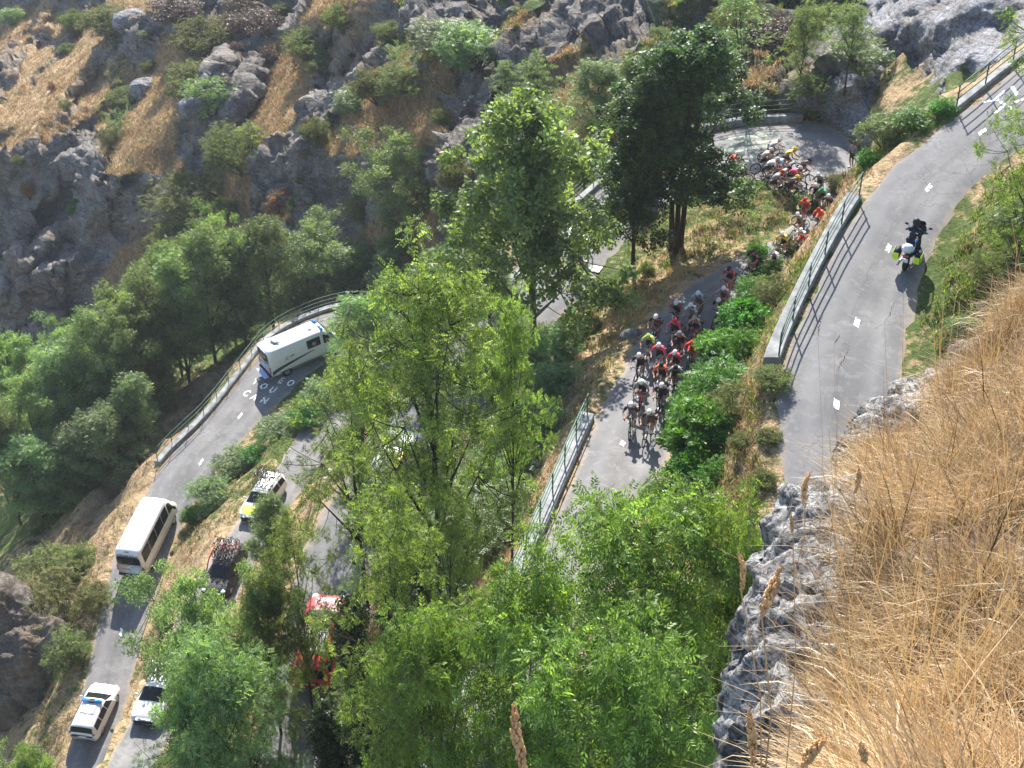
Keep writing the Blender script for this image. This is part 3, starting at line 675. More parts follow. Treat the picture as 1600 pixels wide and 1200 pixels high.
# prototypes (base height 10 m)
PR = {
 'dark':   (make_tree(10, 5.2, 11, 'round', 0.27, 160, 70, 0.15, 0.22, 11, cr=0.6, trunks=3, twig=0.018), (M['bark'], M['leaf_dark']), 'broadleaf_tree'),
 'dark2':  (make_tree(10, 4.6, 12, 'round', 0.27, 120, 65, 0.11, 0.28, 9, cr=0.6, twig=0.018), (M['bark'], M['leaf_dark']), 'broadleaf_tree'),
 'pale':   (make_tree(10, 7.6, 13, 'round', 0.36, 165, 36, 0.15, 0.3, 13, cr=0.62, twig=0.02, flat=.8), (M['bark_grey'], M['leaf_pale']), 'broadleaf_tree'),
 'rob1':   (make_tree(10, 6.4, 14, 'feather', 0.31, 150, 42, 0.12, 0.5, 16, lean=(0.03, 0), cr=0.50, twig=0.014, flat=.5, tilt=.5), (M['bark'], M['leaf_robinia']), 'locust_tree'),
 'rob2':   (make_tree(10, 7.0, 15, 'feather', 0.31, 150, 42, 0.13, 0.34, 16, lean=(-0.05, 0.02), cr=0.52, shape='round', twig=0.014, flat=.5, tilt=.5), (M['bark'], M['leaf_robinia']), 'locust_tree'),
 'for1':   (make_tree(10, 6.5, 16, 'feather', 0.34, 170, 70, 0.14, 0.1, 12, cr=0.8, twig=0.02, flat=.6), (M['bark'], M['leaf_forest']), 'leafy_tree'),
 'for2':   (make_tree(10, 5.4, 17, 'feather', 0.34, 150, 70, 0.12, 0.12, 10, cr=0.75, shape='cone', twig=0.02), (M['bark'], M['leaf_forest']), 'leafy_tree'),
 'for3':   (make_tree(10, 7.2, 18, 'scrub', 0.34, 150, 80, 0.14, 0.1, 12, cr=0.85, shape='umbrella', twig=0.02), (M['bark_grey'], M['leaf_forest']), 'leafy_tree'),
 'ash1':   (make_tree(10, 7.8, 19, 'ash', 0.31, 250, 40, 0.13, 0.2, 15, cr=0.62, twig=0.012, flat=.6, tilt=.6), (M['bark_grey'], M['leaf_ash']), 'ash_tree'),
 'ash2':   (make_tree(10, 7.0, 20, 'ash', 0.31, 220, 40, 0.12, 0.1, 12, lean=(0.05, 0), cr=0.62, twig=0.012, flat=.6, tilt=.6), (M['bark_grey'], M['leaf_ash']), 'ash_tree'),
 'slim':   (make_tree(10, 5.5, 21, 'ash', 0.26, 90, 26, 0.07, 0.25, 9, lean=(-0.12, 0), cr=0.45, trunks=2, twig=0.012), (M['bark'], M['leaf_ash']), 'slender_tree'),
}
def bush_pair(H, W, seed, kind, size, ncl, per, cr):
    rng = np.random.RandomState(seed); wood = MB(); cl = []; rr = []
    for i in range(ncl):
        a = rng.rand()*6.283; q = math.sqrt(rng.rand())*W/2*0.85; z = H*(0.2+0.72*rng.rand()*math.sqrt(max(0.05, 1-(2*q/W)**2)))
        c = np.array([math.cos(a)*q, math.sin(a)*q, z]); cl.append(c); rr.append(cr*(0.6+0.7*rng.rand()))
        if i % 2 == 0: wood.tube(bez((math.cos(a)*0.1, math.sin(a)*0.1, -0.3), c, (0, 0, 0.2), 4), [0.03, 0.025, 0.02, 0.014, 0.008], 4, cap=False)
    return wood.mesh('stems', True), foliage('leaves', np.array(cl), np.array(rr), per, size, kind, rng, 0.8, 0.8)
BP = {
 'bright': (bush_pair(2, 2.2, 31, 'laurel', 0.17, 60, 55, 0.36), (M['bark_grey'], M['leaf_bright']), 2.0),
 'bright2': (bush_pair(2, 1.8, 32, 'ash', 0.2, 46, 45, 0.34), (M['bark_grey'], M['leaf_bright']), 2.0),
 'scrub': (bush_pair(2, 2.4, 33, 'scrub', 0.2, 50, 60, 0.4), (M['bark_grey'], M['leaf_scrub']), 2.0),
 'scrub2': (bush_pair(2, 2.8, 34, 'feather', 0.22, 46, 45, 0.42), (M['bark_grey'], M['leaf_scrub']), 2.0),
 'green': (bush_pair(2, 2.5, 35, 'feather', 0.22, 56, 50, 0.42), (M['bark'], M['leaf_forest']), 2.0),
 'rust': (bush_pair(2, 2.0, 36, 'scrub', 0.18, 36, 50, 0.36), (M['bark'], M['leaf_rust']), 2.0),
 'mauve': (bush_pair(2, 3.0, 37, 'scrub', 0.2, 55, 60, 0.45), (M['bark'], M['leaf_mauve']), 2.0),
}
def bush(kind, px, py, hpx, label, wf=1.0, group=None, name='bush', base=None, rz=None):
    b = ground(px, py) if base is None else base
    h = tree_h(b, py-hpx)
    e = empty(name, b-np.array([0, 0, 0.05]), rz if rz is not None else (TREE_N[0]*2.39996) % 6.283, label, 'bush', group); TREE_N[0] += 1
    (sm, lm), mats, H0 = BP[kind]
    for me_, m in ((sm, mats[0]), (lm, mats[1])):
        if not me_.materials: me_.materials.append(m)
    s = h/H0; e.scale = (s*wf, s*wf, s); link('stems', sm, e); link('leaves', lm, e); return e
def tree(kind, px, py, top, wpx, label, group=None, rz=None, base=None):
    """base pixel, top pixel row, crown width in photograph pixels (turned into metres at the tree's own distance)"""
    pair, mats, nm = PR[kind]; b = ground(px, py) if base is None else base
    H = tree_h(b, top); d = proj(b+np.array([0, 0, H*0.6]))[2]; W0 = {'dark': 5.2, 'dark2': 4.6, 'pale': 7.6, 'rob1': 6.4, 'rob2': 7.0, 'for1': 6.5, 'for2': 5.4, 'for3': 7.2, 'ash1': 7.8, 'ash2': 7.0, 'slim': 5.5}[kind]
    w = 0.88*wpx*d/FPX/W0
    return place_tree(pair, mats, b, H, 10.0, w, nm, label, 'tree', group, rz)

# ---- single trees
tree('dark', 1056, 390, 52, 235, 'tall dark dense tree with several trunks on the grassy bank beside the hairpin', rz=0.4)
tree('dark2', 988, 436, 128, 160, 'dark slender tree with a bare thin trunk, left of the multi-trunked dark tree')
tree('pale', 832, 575, 172, 335, 'pale broad-leaved tree with airy branches in front of the fenced road')
tree('for3', 634, 440, 215, 180, 'dark green tree standing alone against the rocky slope above the forest', base=back_pt(634, 428))
tree('rob1', 695, 1090, 392, 330, 'tallest feathery tree in the middle, trunk right of the car with yellow panels')
tree('rob2', 575, 960, 560, 230, 'feathery tree with broad crown above the brown bank between the two lower roads')
tree('rob1', 800, 960, 455, 150, 'feathery tree at the right of the middle clump, below the pale broad-leaved tree')
tree('rob2', 705, 1110, 770, 170, 'feathery tree filling the shade right of the middle trunks')
tree('rob2', 650, 1330, 800, 260, 'leafy tree between the ivy-covered trunks, right of the red team car')
tree('rob2', 490, 1130, 815, 140, 'leafy tree standing left of the red team car')
tree('for1', 440, 1150, 890, 130, 'dense green tree on the bank right of the roof-rack bicycles')
tree('for3', 350, 1200, 903, 215, 'bushy grey-green tree covering the bonnet side of the silver team car')
tree('for1', 385, 1330, 1000, 240, 'broad green tree at the lower left between the two lower roads')
tree('for3', 350, 1350, 1085, 150, 'low green tree at the bottom edge beside the lower road')
tree('for2', 432, 900, 775, 95, 'small tree partly hiding the white and lime team car')
tree('for1', 575, 640, 462, 150, 'rounded yellow-green tree right behind the ambulance')
tree('rob2', 570, 775, 590, 130, 'feathery small tree above the grassy bank below the painted lettering')
tree('ash1', 975, 1390, 770, 470, 'large bright ash tree in front of the road below the cyclists', rz=0.0)
tree('ash2', 1090, 1380, 790, 260, 'bright ash tree at the right, next to the dry slope')
tree('ash2', 815, 1480, 870, 340, 'bright ash tree whose crown hides the lower end of the fenced road')
tree('ash1', 690, 1450, 965, 330, 'leftmost bright ash tree at the bottom edge')
tree('ash2', 930, 1620, 980, 460, 'ash tree at the bottom edge under the large ash tree')
tree('slim', 1590, 400, -60, 190, 'slender tree with thin bare limbs at the right edge, leaning over the upper road', rz=0.3)
tree('slim', 1630, 480, 60, 190, 'leafy slender tree cut by the right edge of the picture', rz=0.0)
tree('slim', 1572, 470, 230, 120, 'small slender tree on the green bank right of the motorcycle')
tree('rob1', 1245, 172, 5, 90, 'dark tree behind the parapet at the top of the hairpin')
tree('slim', 1165, 160, -10, 130, 'grey-green tree on the slope above the hairpin, left of the dark one')
tree('rob1', 1320, 140, 5, 90, 'dark tree between the hairpin and the grey cliff')
tree('for1', 930, 222, 95, 130, 'yellow-green tree above the fence, behind the pale tree')
tree('for2', 985, 240, 90, 110, 'green pointed tree behind the dark slender tree')
tree('rob2', 835, 205, 85, 80, 'small green tree on the rocks above the yellow-green tree')
tree('rob1', 785, 175, 95, 60, 'thin green tree with a bare stick on the rocks')
# ---- forest below the cliff (each trunk has its own place)
FOR = [('for1',440,505,345,130,'at the foot of the cliff above the ambulance roof'),('for2',395,545,375,110,'just above the curved green railing'),('for1',345,590,352,150,'in the upper middle of the wood, touching the dry ledge'),
 ('for3',500,475,352,150,'behind the bend above the ambulance'),('for1',565,478,385,140,'right of the bend, under the lone dark tree'),('for2',300,650,400,120,'beside the lower end of the green railing'),
 ('for1',255,640,425,150,'with pale crown left of the dry ledge'),('for3',232,700,470,140,'behind the shadow that falls across the lower road'),('for2',195,640,450,100,'standing against the grey cliff foot'),
 ('for1',175,720,485,150,'in the middle of the wood with a dark gap below'),('for3',130,640,520,130,'under the cliff at the left'),('for2',205,800,590,110,'nearest the verge above the minibus'),
 ('for1',105,760,540,170,'with a yellow-green round crown'),('for3',55,650,530,130,'rusty-tinged at the upper left of the wood'),('for1',10,650,510,110,'at the left edge under the cliff'),
 ('for1',150,850,640,130,'with pale leaves left of the minibus'),('for2',100,880,670,120,'second from the left edge above the rock face'),('for3',40,800,600,150,'broad at the left edge of the wood'),
 ('for1',20,900,690,130,'in front at the left edge with blue-green crown'),('for2',60,900,720,110,'lowest beside the rock face'),('for2',-20,860,620,110,'cut by the left edge'),('for1',290,560,385,110,'in the back row under the golden ledge'),
 ('for2',610,470,395,100,'right end of the wood beside the lone dark tree'),('for3',380,490,345,110,'yellowish in the back row'),('for1',690,560,400,170,'on the slope between the bend and the middle road'),('for2',765,500,370,120,'left of the pale broad-leaved tree')]
for k, x, y, t, w, s in FOR:
    if x > 590: b = ground(x, y)
    else:
        d = float(np.interp(y, [475, 560, 640, 720, 800, 900], [137, 134, 128, 121, 113, 107]))+(3 if x < 120 else 0); r = ray(x, 620)*d; b = np.array([r[0], r[1], hz(r[0], r[1])])
    tree(k, x, y, t, w, 'leafy tree '+s, 'trees of the wood left of the lower road', base=b)
# trees at bottom-left edge
tree('for3', 30, 1330, 1165, 150, 'bush-like tree poking up at the bottom left corner', base=at_z(30, 1330, -66))
tree('ash2', 95, 1350, 1178, 110, 'low bright tree at the bottom edge left of the medical car', base=at_z(95, 1350, -66))

# ---- shrubs beside the cyclists' road
SH = [('bright2',1265,330,28,'grassy shrub hiding the cyclists at the parapet end',1.4),('scrub',1230,392,24,'yellowish shrub between the road and the parapet',1.5),('scrub',1255,425,0,'',1),
 ('green',1385,225,62,'round dark green bush below the grey cliff',1.1),('bright2',1430,205,42,'bright bush on the verge above the upper road',1.5),('bright2',1470,182,38,'bright bush touching the upper railing',1.2),('bright2',1352,262,34,'small bush at the corner of the hairpin',1.0),
 ('scrub',1310,300,32,'scrubby bush on the outer edge of the hairpin',1.2),
 ('green',1500,520,30,'green shrub right of the motorcycle shadow',1.2),('scrub2',1560,440,50,'loose shrub on the green bank',1.2),('green',1590,370,60,'green bush at the right edge',1.1),('green',1535,610,50,'bush above the rocks at the right',1.2),
 ('green',330,790,38,'dark green bush on the verge beside the minibus cab',1.2),('bright2',302,815,30,'bright small bush beside the minibus door',1.0),('green',365,735,30,'green bush on the verge between the two lower roads',1.5),
 ('green',440,685,30,'grassy bush under the painted lettering',1.6),('bright2',475,660,34,'bright bush under the ambulance shadow',1.5),('bright2',398,720,24,'low bush on the narrow verge',1.5),('green',508,628,34,'green bush at the inner side of the bend',1.3),
 ('green',268,950,25,'bright tuft of leaves behind the minibus shadow',1.0),('scrub2',100,960,60,'pale green bush on top of the rock face',1.4),('scrub2',70,900,40,'pale bush above the rock face',1.4),('green',108,1040,50,'dark bush between the rock face and the road',0.8),('scrub',125,900,40,'olive bush left of the minibus shadow',1.3),
 ('scrub2',145,950,30,'small olive bush at the verge left of the minibus',1.2),
 ('green',965,478,22,'small plant in the grass under the dark slender tree',0.9),('scrub',1010,430,22,'small plant at the trunk of the slender dark tree',0.9),('scrub2',925,520,26,'low plant on the grassy bank',1.2),('green',880,560,50,'shadowed shrub left of the grassy bank',1.3),('green',860,620,60,'dark shrub above the fence',1.2),('green',820,700,70,'dark ivy-like shrub left of the fence',1.2),('green',790,780,80,'dark shrub below the fence',1.2),('green',760,860,90,'dark shrub in the deep shade left of the fence',1.3),('green',840,560,50,'shrub at the foot of the pale tree',1.2),
 ('green',700,880,90,'shaded shrub right of the middle trunks',1.2),('green',680,980,80,'shaded shrub among ivy trunks',1.2),('green',600,1000,0,'',1),
 ('scrub2',1130,880,40,'low shrub on the dry slope right of the ash',1.2),('scrub',1190,760,25,'tuft of scrub on the dry slope',1.3),('scrub',1160,700,22,'olive tuft below the parapet end',1.4),('scrub2',1170,960,60,'green scrub below the rock outcrop',1.3),('scrub',1200,690,20,'tuft at the edge of the upper road',1.5),('bright2',1130,1060,80,'bright undergrowth beside the outcrop',1.2),('scrub2',1150,1180,90,'undergrowth at the bottom beside the outcrop',1.2)]
HEDGE = [('bright',1098,722,88,'bright green shrub nearest the two leading cyclists',1.22),('bright',1090,668,62,'bright green shrub beside the second pair of cyclists',1.22),('bright2',1128,640,76,'bright shrub in the middle of the roadside hedge',1.40),
 ('bright',1142,585,64,'large bright shrub level with the red-clad cyclists',1.34),('bright',1165,540,66,'bright shrub under the end of the parapet wall',1.22),('bright2',1185,485,58,'dark-leaved bright shrub high in the hedge',1.22),
 ('bright2',1205,440,42,'upper shrub of the hedge below the yellow-jersey cyclist',1.34),('bright2',1181,418,50,'small pointed shrub hiding the dark-clad cyclist',0.73),('bright2',1130,690,50,'small bright shrub on the dry slope',1.22),
 ('bright2',1036,808,62,'low bright shrub at the right verge above the ash tree',1.10),('bright',1082,772,66,'low shrub just above the ash crowns',1.10),('bright2',1072,830,55,'shrub between the ash tree and the dry slope',1.34),('scrub',1205,605,30,'olive scrub at the foot of the parapet end',1.59)]
HEDGE += [('bright2',1078,735,50,'ragged light shrub at the front end of the hedge',1.0),('bright2',1105,610,60,'ragged shrub leaning towards the bunch',0.8),('bright2',1160,570,62,'tall ragged shrub on the bank side of the hedge',0.9),('scrub2',1150,650,50,'dull green shrub behind the bright hedge',1.2),('bright2',1175,515,60,'ragged light shrub in the hedge under the parapet',0.8),('scrub2',1215,470,40,'dull shrub between hedge and parapet',1.3),('bright2',1110,760,50,'small ragged shrub on the bank below the hedge',1.1)]
for k, x, y, h, s, w in HEDGE+SH:
    if h: bush(k, x, y, h, s, w)
# ---- bushes on the far mountainside
MT = [('scrub',170,48,42,'olive bush beside the grey boulder'),('scrub',120,40,45,'dark olive bush at the upper left ledge'),('scrub',105,75,14,'small bush under the dark one'),('rust',235,100,12,'small rust tuft below the boulder'),('scrub2',100,160,12,'tiny green bush on the left ledge'),
 ('rust',80,135,16,'rust-coloured bush on the left ledge'),('scrub',235,110,26,'yellowish bush on the golden slope'),('scrub',195,158,28,'bush at the edge of the golden patch'),('scrub2',180,218,24,'bush on the rock rim'),('rust',45,300,26,'orange bush on the grey cliff'),
 ('bright2',112,325,34,'green bush low on the grey cliff'),('green',330,165,58,'green bush in the shaded gully'),('scrub',325,80,70,'brown-green shadowed bush at the top of the gully'),('mauve',400,50,50,'brown-mauve thicket at the top'),('mauve',372,95,46,'brown-mauve thicket in the middle of the gully'),('mauve',420,95,34,'small brown-mauve bush right of the thicket'),('mauve',350,140,30,'low brown-mauve bush at the bottom of the gully'),('mauve',385,20,44,'brown-mauve bush touching the top edge'),('scrub',305,130,40,'olive bush at the left side of the gully'),
 ('mauve',290,35,50,'olive-brown bush at the upper edge'),('scrub',485,85,50,'green-yellow bush on the upper ledge'),('scrub',505,115,36,'second green-yellow bush beside the grey pinnacle'),('scrub',505,225,44,'green-yellow bush on the slab'),('scrub',490,290,20,'bush at the crack of the slab'),
 ('scrub',600,150,60,'tall scrub in the middle of the slope'),('green',560,165,40,'dark scrub above the golden patch'),('scrub2',640,140,50,'loose scrub right of the golden patch'),('scrub',620,60,40,'scrub near the top centre'),('scrub',540,40,40,'scrub at the top left of the pinnacle'),
 ('green',700,80,60,'dark bush under the white cliff'),('green',745,90,70,'dark bush in the shaded gully under the white cliff'),('scrub',690,190,36,'olive bush at the shadow edge'),('scrub',715,290,50,'olive bush above the pale tree'),('rust',440,330,40,'orange bush among the rocks'),
 ('scrub2',385,260,70,'thin grey-green bush with bare stems'),('scrub2',300,330,60,'pale bush left of the bare stems'),('scrub',350,330,30,'yellow-green bush on the ledge'),('green',240,60,20,'small bush near the boulder'),('scrub2',270,390,60,'pale green bush at the foot of the golden ledge'),
 ('scrub',1030,55,22,'small bright bush at the top right of centre'),('scrub2',1150,60,80,'scrub on the slope above the dark tree'),('mauve',1200,80,60,'bare brownish bush above the hairpin'),('scrub2',1290,60,60,'scrub beside the grey cliff'),('green',1280,170,70,'dark green bush behind the hairpin'),('scrub',1100,150,70,'scrub left of the hairpin wall'),
 ('green',1340,110,70,'dark bush hanging on the edge of the cliff'),('scrub2',1210,165,50,'scrub just behind the hairpin wall'),('scrub',660,330,50,'scrub behind the lone dark tree'),('scrub2',560,330,40,'scrub left of the lone dark tree'),('scrub',1060,140,40,'scrub behind the dark tree'),('scrub2',1160,170,40,'low scrub at the left end of the hairpin wall'),
 ('scrub',30,250,18,'tuft on the left cliff rim'),('rust',150,20,20,'small rusty bush near the top left'),('scrub',440,20,30,'bush at the upper edge above the thicket'),('green',20,30,40,'dark bush in the top left corner'),('scrub',820,60,30,'scrub on the shaded rocks'),('green',860,330,0,'')]
rmt = random.Random(2)
for k, x, y, h, s in MT:
    if h: bush(k, x, y+6, h*rmt.uniform(0.7, 1.1), s, rmt.uniform(0.9, 1.6), base=back_pt(x, y+6))

# ---- ivy on the lower trunks
def ivy(px, py, top, label):
    b = ground(px, py); H = tree_h(b, top); rng = np.random.RandomState(int(px)); w = MB()
    pts = [b+np.array([math.sin(t*3)*0.15, 0, H*t]) for t in np.linspace(-0.05, 1, 8)]; w.tube(pts, [0.2-0.1*i/7 for i in range(8)], 7)
    e = empty('ivy_trunk', (0, 0, 0), 0, label, 'tree trunk'); w.build('trunk', M['bark'], e, True)
    C = np.array([b+np.array([math.sin(t*3)*0.15, 0, H*t])+rng.randn(3)*0.16 for t in np.linspace(0, 0.95, 60)])
    link('ivy', foliage('ivy', C, np.full(60, 0.5), 70, 0.2, 'round', rng, 1.2, 1.3), e, M['ivy'])
ivy(571, 1240, 930, 'thick ivy-covered trunk at the bottom, right of the road'); ivy(527, 1300, 1095, 'short dark ivy trunk at the bottom beside the road'); ivy(628, 1170, 880, 'ivy-covered trunk standing right of the thick one'); ivy(655, 1060, 850, 'ivy trunk furthest right in the shade')

# ---- grass and weeds on banks: uncountable ground cover
def tufts(name, n, px0, px1, py0, py1, mat, blade, rng, wantgreen, src, label_kind='grass', nb=9):
    X = px0+(px1-px0)*rng.rand(n*4); Y = py0+(py1-py0)*rng.rand(n*4); out = []
    if src == 'hf':
        for x, y in zip(X, Y):
            p = hit(x, y, dmax=130)
            if p is None: continue
            i = int((p[1]-HY0)/HS); j = int((p[0]-HX0)/HS)
            if isroad[i, j] or near[i, j] > 0.8: continue
            g = green[i, j]
            if (g if wantgreen else 1-g) < rng.rand()*0.9: continue
            out.append(p)
            if len(out) >= n: break
    else:
        ii = np.clip(((Y-qy[0])/STEP).astype(int), 0, nr-1); jj = np.clip(((X-qx[0])/STEP).astype(int), 0, nc-1)
        for i, j in zip(ii, jj):
            if rmask[i, j] > 0.45 or not keep[i, j]: continue
            if (gmask[i, j] if wantgreen else 1-gmask[i, j]) < rng.rand()*0.8: continue
            out.append(P2[i, j]+np.array([rng.randn()*.05, 0, 0]))
            if len(out) >= n: break
    B = np.repeat(np.array(out), nb, 0); k = len(B); a = rng.rand(k)*6.283; l = blade*(0.5+rng.rand(k)); sp = blade*0.4
    base = B+np.stack([rng.randn(k)*sp, rng.randn(k)*sp, np.zeros(k)-0.03], -1)
    tip = base+np.stack([np.cos(a)*l*0.6, np.sin(a)*l*0.6, l*0.75], -1); w = np.stack([-np.sin(a), np.cos(a), 0*a], -1)*(blade*0.07)
    mid = (base+tip)/2+np.array([0, 0, 1])*(l*0.15)[:, None]
    V = np.stack([base-w, base+w, mid+w*0.8, tip, mid-w*0.8], 1)
    i0 = np.arange(k)*5; F = np.concatenate([np.stack([i0, i0+1, i0+2, i0+4], -1), np.stack([i0+4, i0+2, i0+3, i0+3], -1)])
    V = np.concatenate([V, V[:, 3:4]], 1); i0 = np.arange(k)*6; F = np.concatenate([np.stack([i0, i0+1, i0+2, i0+4], -1), np.stack([i0+4, i0+2, i0+3, i0+5], -1)])
    r = np.repeat(rng.rand(k)*0.6+np.repeat(rng.rand(len(out)), nb)*0.4, 6)
    return tag(link(name, np_mesh(name, V.reshape(-1, 3), F, {'rnd': r}), None, mat), kind='stuff')
rg = np.random.RandomState(5)
tufts('dry_grass', 13000, 60, 1620, 180, 1230, M['strawbank'], 0.26, rg, False, 'hf')
tufts('green_grass', 13000, 60, 1620, 180, 1230, M['greengrass'], 0.26, rg, True, 'hf')
tufts('mountain_grass', 20000, -60, 1400, -40, 460, M['strawbank'], 0.40, rg, False, 'sheet', nb=10)
tufts('mountain_weeds', 5000, -60, 1400, -40, 460, M['greengrass'], 0.42, rg, True, 'sheet', nb=8)
# ------------------------------------------------------------------ parapets and railings
def parapet(k, side, f0, f1, name, label, group, railmat, wallw=0.55, wallh=0.32, rails=(1.0, 0.68, 0.36), step=2.0, post_in=0.3, out0=0.0, wallmat='concrete'):
    O, I = RD[k]; E_ = O if side == 'O' else I; X_ = I if side == 'O' else O
    n = int(abs(f1-f0)*1.5)+4; pts = []; outs = []
    for f in np.linspace(f0, f1, n):
        i = int(min(f, len(O)-1.01)); t = f-i; p = E_[i]*(1-t)+E_[i+1]*t; q = X_[i]*(1-t)+X_[i+1]*t; d = (p-q); d[2] = 0; d /= np.linalg.norm(d); pts.append(p+d*out0); outs.append(d)
    pts = np.array(pts); outs = np.array(outs)
    k5 = np.ones(5)/5
    for c in range(3): pts[:, c] = np.convolve(np.pad(pts[:, c], 2, 'edge'), k5, 'valid')
    root = empty(name, tuple(pts[0]), 0, label, 'parapet' if wallw > 0 else 'railing', group); L = lambda p: np.asarray(p)-pts[0]
    w = MB(); prof = [(0, -2.5), (0, wallh-0.04), (0.03, wallh), (wallw-0.03, wallh), (wallw, wallh-0.04), (wallw, -2.5)]
    V = [L(p+o*a+np.array([0, 0, b])) for p, o in zip(pts, outs) for a, b in prof]; m = len(prof)
    F = [[i*m+j, (i+1)*m+j, (i+1)*m+j+1, i*m+j+1] for i in range(n-1) for j in range(m-1)]+[list(range(m)), list(range((n-1)*m, n*m))[::-1]]
    w.add(V, F); w.build('wall', M[wallmat], root)
    seg = np.r_[0, np.cumsum(np.linalg.norm(np.diff(pts, axis=0), axis=1))]
    at = lambda s: np.array([np.interp(s, seg, pts[:, c]) for c in range(3)])+np.array([np.interp(s, seg, outs[:, c]) for c in range(3)])*post_in
    np_ = int(seg[-1]/step)+1; ss = np.linspace(0.1, seg[-1]-0.1, np_); rr = random.Random(int(f0))
    for s in ss:
        b = MB(); p = L(at(s)); t = rr.uniform(-0.02, 0.02)
        b.tube([p+np.array([0, 0, wallh-0.02]), p+np.array([t, 0, wallh+rails[0]+0.03])], 0.032, 6, cap=True); b.build('post', M[railmat], root, True)
    for h in rails:
        b = MB(); q = [L(at(s))+np.array([0, 0, wallh+h+0.012*math.sin(s*2.1)]) for s in np.linspace(0, seg[-1], max(6, int(seg[-1]/0.6)))]; b.tube(q, 0.027, 6); b.build('rail', M[railmat], root, True)
    return root
G_ = 'parapets with steel railings along the hairpin roads'
parapet('e', 'O', 41.5, 60.5, 'parapet', 'concrete parapet with steel railing casting barred shadow on the upper road', G_, 'pale_rail', 0.62, 0.2, post_in=0.08)
parapet('e', 'O', 79, 99, 'parapet', 'parapet and railing at the top right behind the slender tree', G_, 'pale_rail', 0.35, 0.18, post_in=0.08)
parapet('dc', 'O', 4, 50, 'parapet', 'parapet with thin railing left of the leading cyclists, lower end under ash leaves', G_, 'green_rail', 0.6, 0.22)
parapet('dc', 'I', 137, 158, 'parapet', 'low wall with railing closing the back of the hairpin', G_, 'pale_rail', 0.5, 0.4)
parapet('dc', 'I', 166, 206, 'parapet', 'pale railing half hidden by the pale tree beside the yellow-jersey rider', G_, 'pale_rail', 0.5, 0.2)
parapet('ab', 'O', 69, 128, 'parapet', 'green railing curving round the bend beside the ambulance', G_, 'green_rail', 0.55, 0.2, rails=(1.1, 0.72, 0.36))

# ------------------------------------------------------------------ paint on the roads
def road_z(k, x, y):
    h_ = BV[k].ray_cast(Vector((x, y, 10)), Vector((0, 0, -1)))
    if h_[0] is not None: return h_[0].z
    O, I = RD[k]; C = (O+I)/2; i = int(np.argmin((C[:, 0]-x)**2+(C[:, 1]-y)**2)); best = None
    for j in (i-1, i):
        j = max(0, min(j, len(C)-2)); a, b = C[j], C[j+1]; t = np.dot([x-a[0], y-a[1]], (b-a)[:2])/np.dot((b-a)[:2], (b-a)[:2]); tc = min(1, max(0, t))
        p = a*(1-tc)+b*tc; e = math.hypot(x-p[0], y-p[1])
        if best is None or e < best[0]: best = (e, p[2], np.linalg.norm((O[j]-I[j])[:2])/2)
    e, z, hw = best; return z+max(0, 1-(e/hw)**2)*0.05
def road_hit(k, px, py, up=0.0):
    z = -40.0
    r = ray(px, py)
    if k == 'e': z = -28
    if k == 'ab': z = -65
    for _ in range(12):
        p = r*((z+up)/r[2]); z = road_z(k, p[0], p[1])
    return r*((z+up)/r[2])
def stroke_mesh(polys): 
    b = MB()
    for k, P in polys: b.add([(x, y, road_z(k, x, y)+0.012) for x, y in P], [list(range(len(P)))])
    return b
def rect_on(k, px, py, ln, wd, skew=0.0, rot=0.0):
    p = road_hit(k, px, py); i, t, _ = road_near(k, p[0], p[1]); a = math.atan2(t[1], t[0])+rot; c, s = math.cos(a), math.sin(a)
    Q = [(-ln/2, -wd/2), (ln/2-skew, -wd/2), (ln/2, wd/2), (-ln/2+skew, wd/2)]
    return (k, [(p[0]+x*c-y*s, p[1]+x*s+y*c) for x, y in Q])
polys = [rect_on('e', x, y, 0.62, 0.2, 0.14) for x, y in ((1451, 294), (1388, 388), (1339, 504), (1307, 632), (1535, 206), (1290, 775))]
polys += [rect_on('ab', x, y, 0.85, 0.2, 0.2) for x, y in ((375, 650), (314, 722), (189, 988), (373, 871), (225, 1000-95), (165, 1075))]
polys += [rect_on('dc', x, y, 0.5, 0.22, 0.14) for x, y in ((973, 693), (1002, 605))]
polys += [rect_on('dc', 930, 420, 0.55, 0.7), rect_on('dc', 905, 382, 0.3, 0.9, 0, .3), rect_on('dc', 925, 350, 0.9, 0.25, 0, .4), rect_on('dc', 898, 355, 0.8, 0.2, 0, -.5), rect_on('dc', 915, 372, .7, .22, 0, 1.0), rect_on('dc', 888, 372, .8, .2, 0, .1), rect_on('dc', 512, 740, 0.7, 0.2), rect_on('dc', 940, 372, .6, .25, 0, 1.2)]
polys += [rect_on('e', x, y, l, w, 0, r) for x, y, l, w, r in ((1562, 150, 0.9, 0.16, 0.2), (1572, 165, 0.8, 0.16, 1.4), (1548, 158, 0.7, 0.16, -0.6), (1585, 142, 0.8, 0.18, 1.0), (1560, 172, .6, .16, 0.1), (1592, 158, .7, .16, -.3))]
b = stroke_mesh(polys); tag(b.build('road_marking', M['paintw']), kind='structure')
gp = [rect_on('dc', x, y, l, w, 0.1, r) for x, y, l, w, r in ((1168, 214, 2.6, .5, 0.0), (1190, 222, 2.2, .4, 0.15), (1165, 232, 3.0, .45, 0.0), (1180, 245, 2.4, .35, -.1), (1140, 240, 2.0, .4, 0.2), (1200, 208, 1.6, .3, 0), (1155, 222, 1.5, .3, .4))]
b = stroke_mesh(gp); tag(b.build('road_marking', M['paintg']), kind='structure')
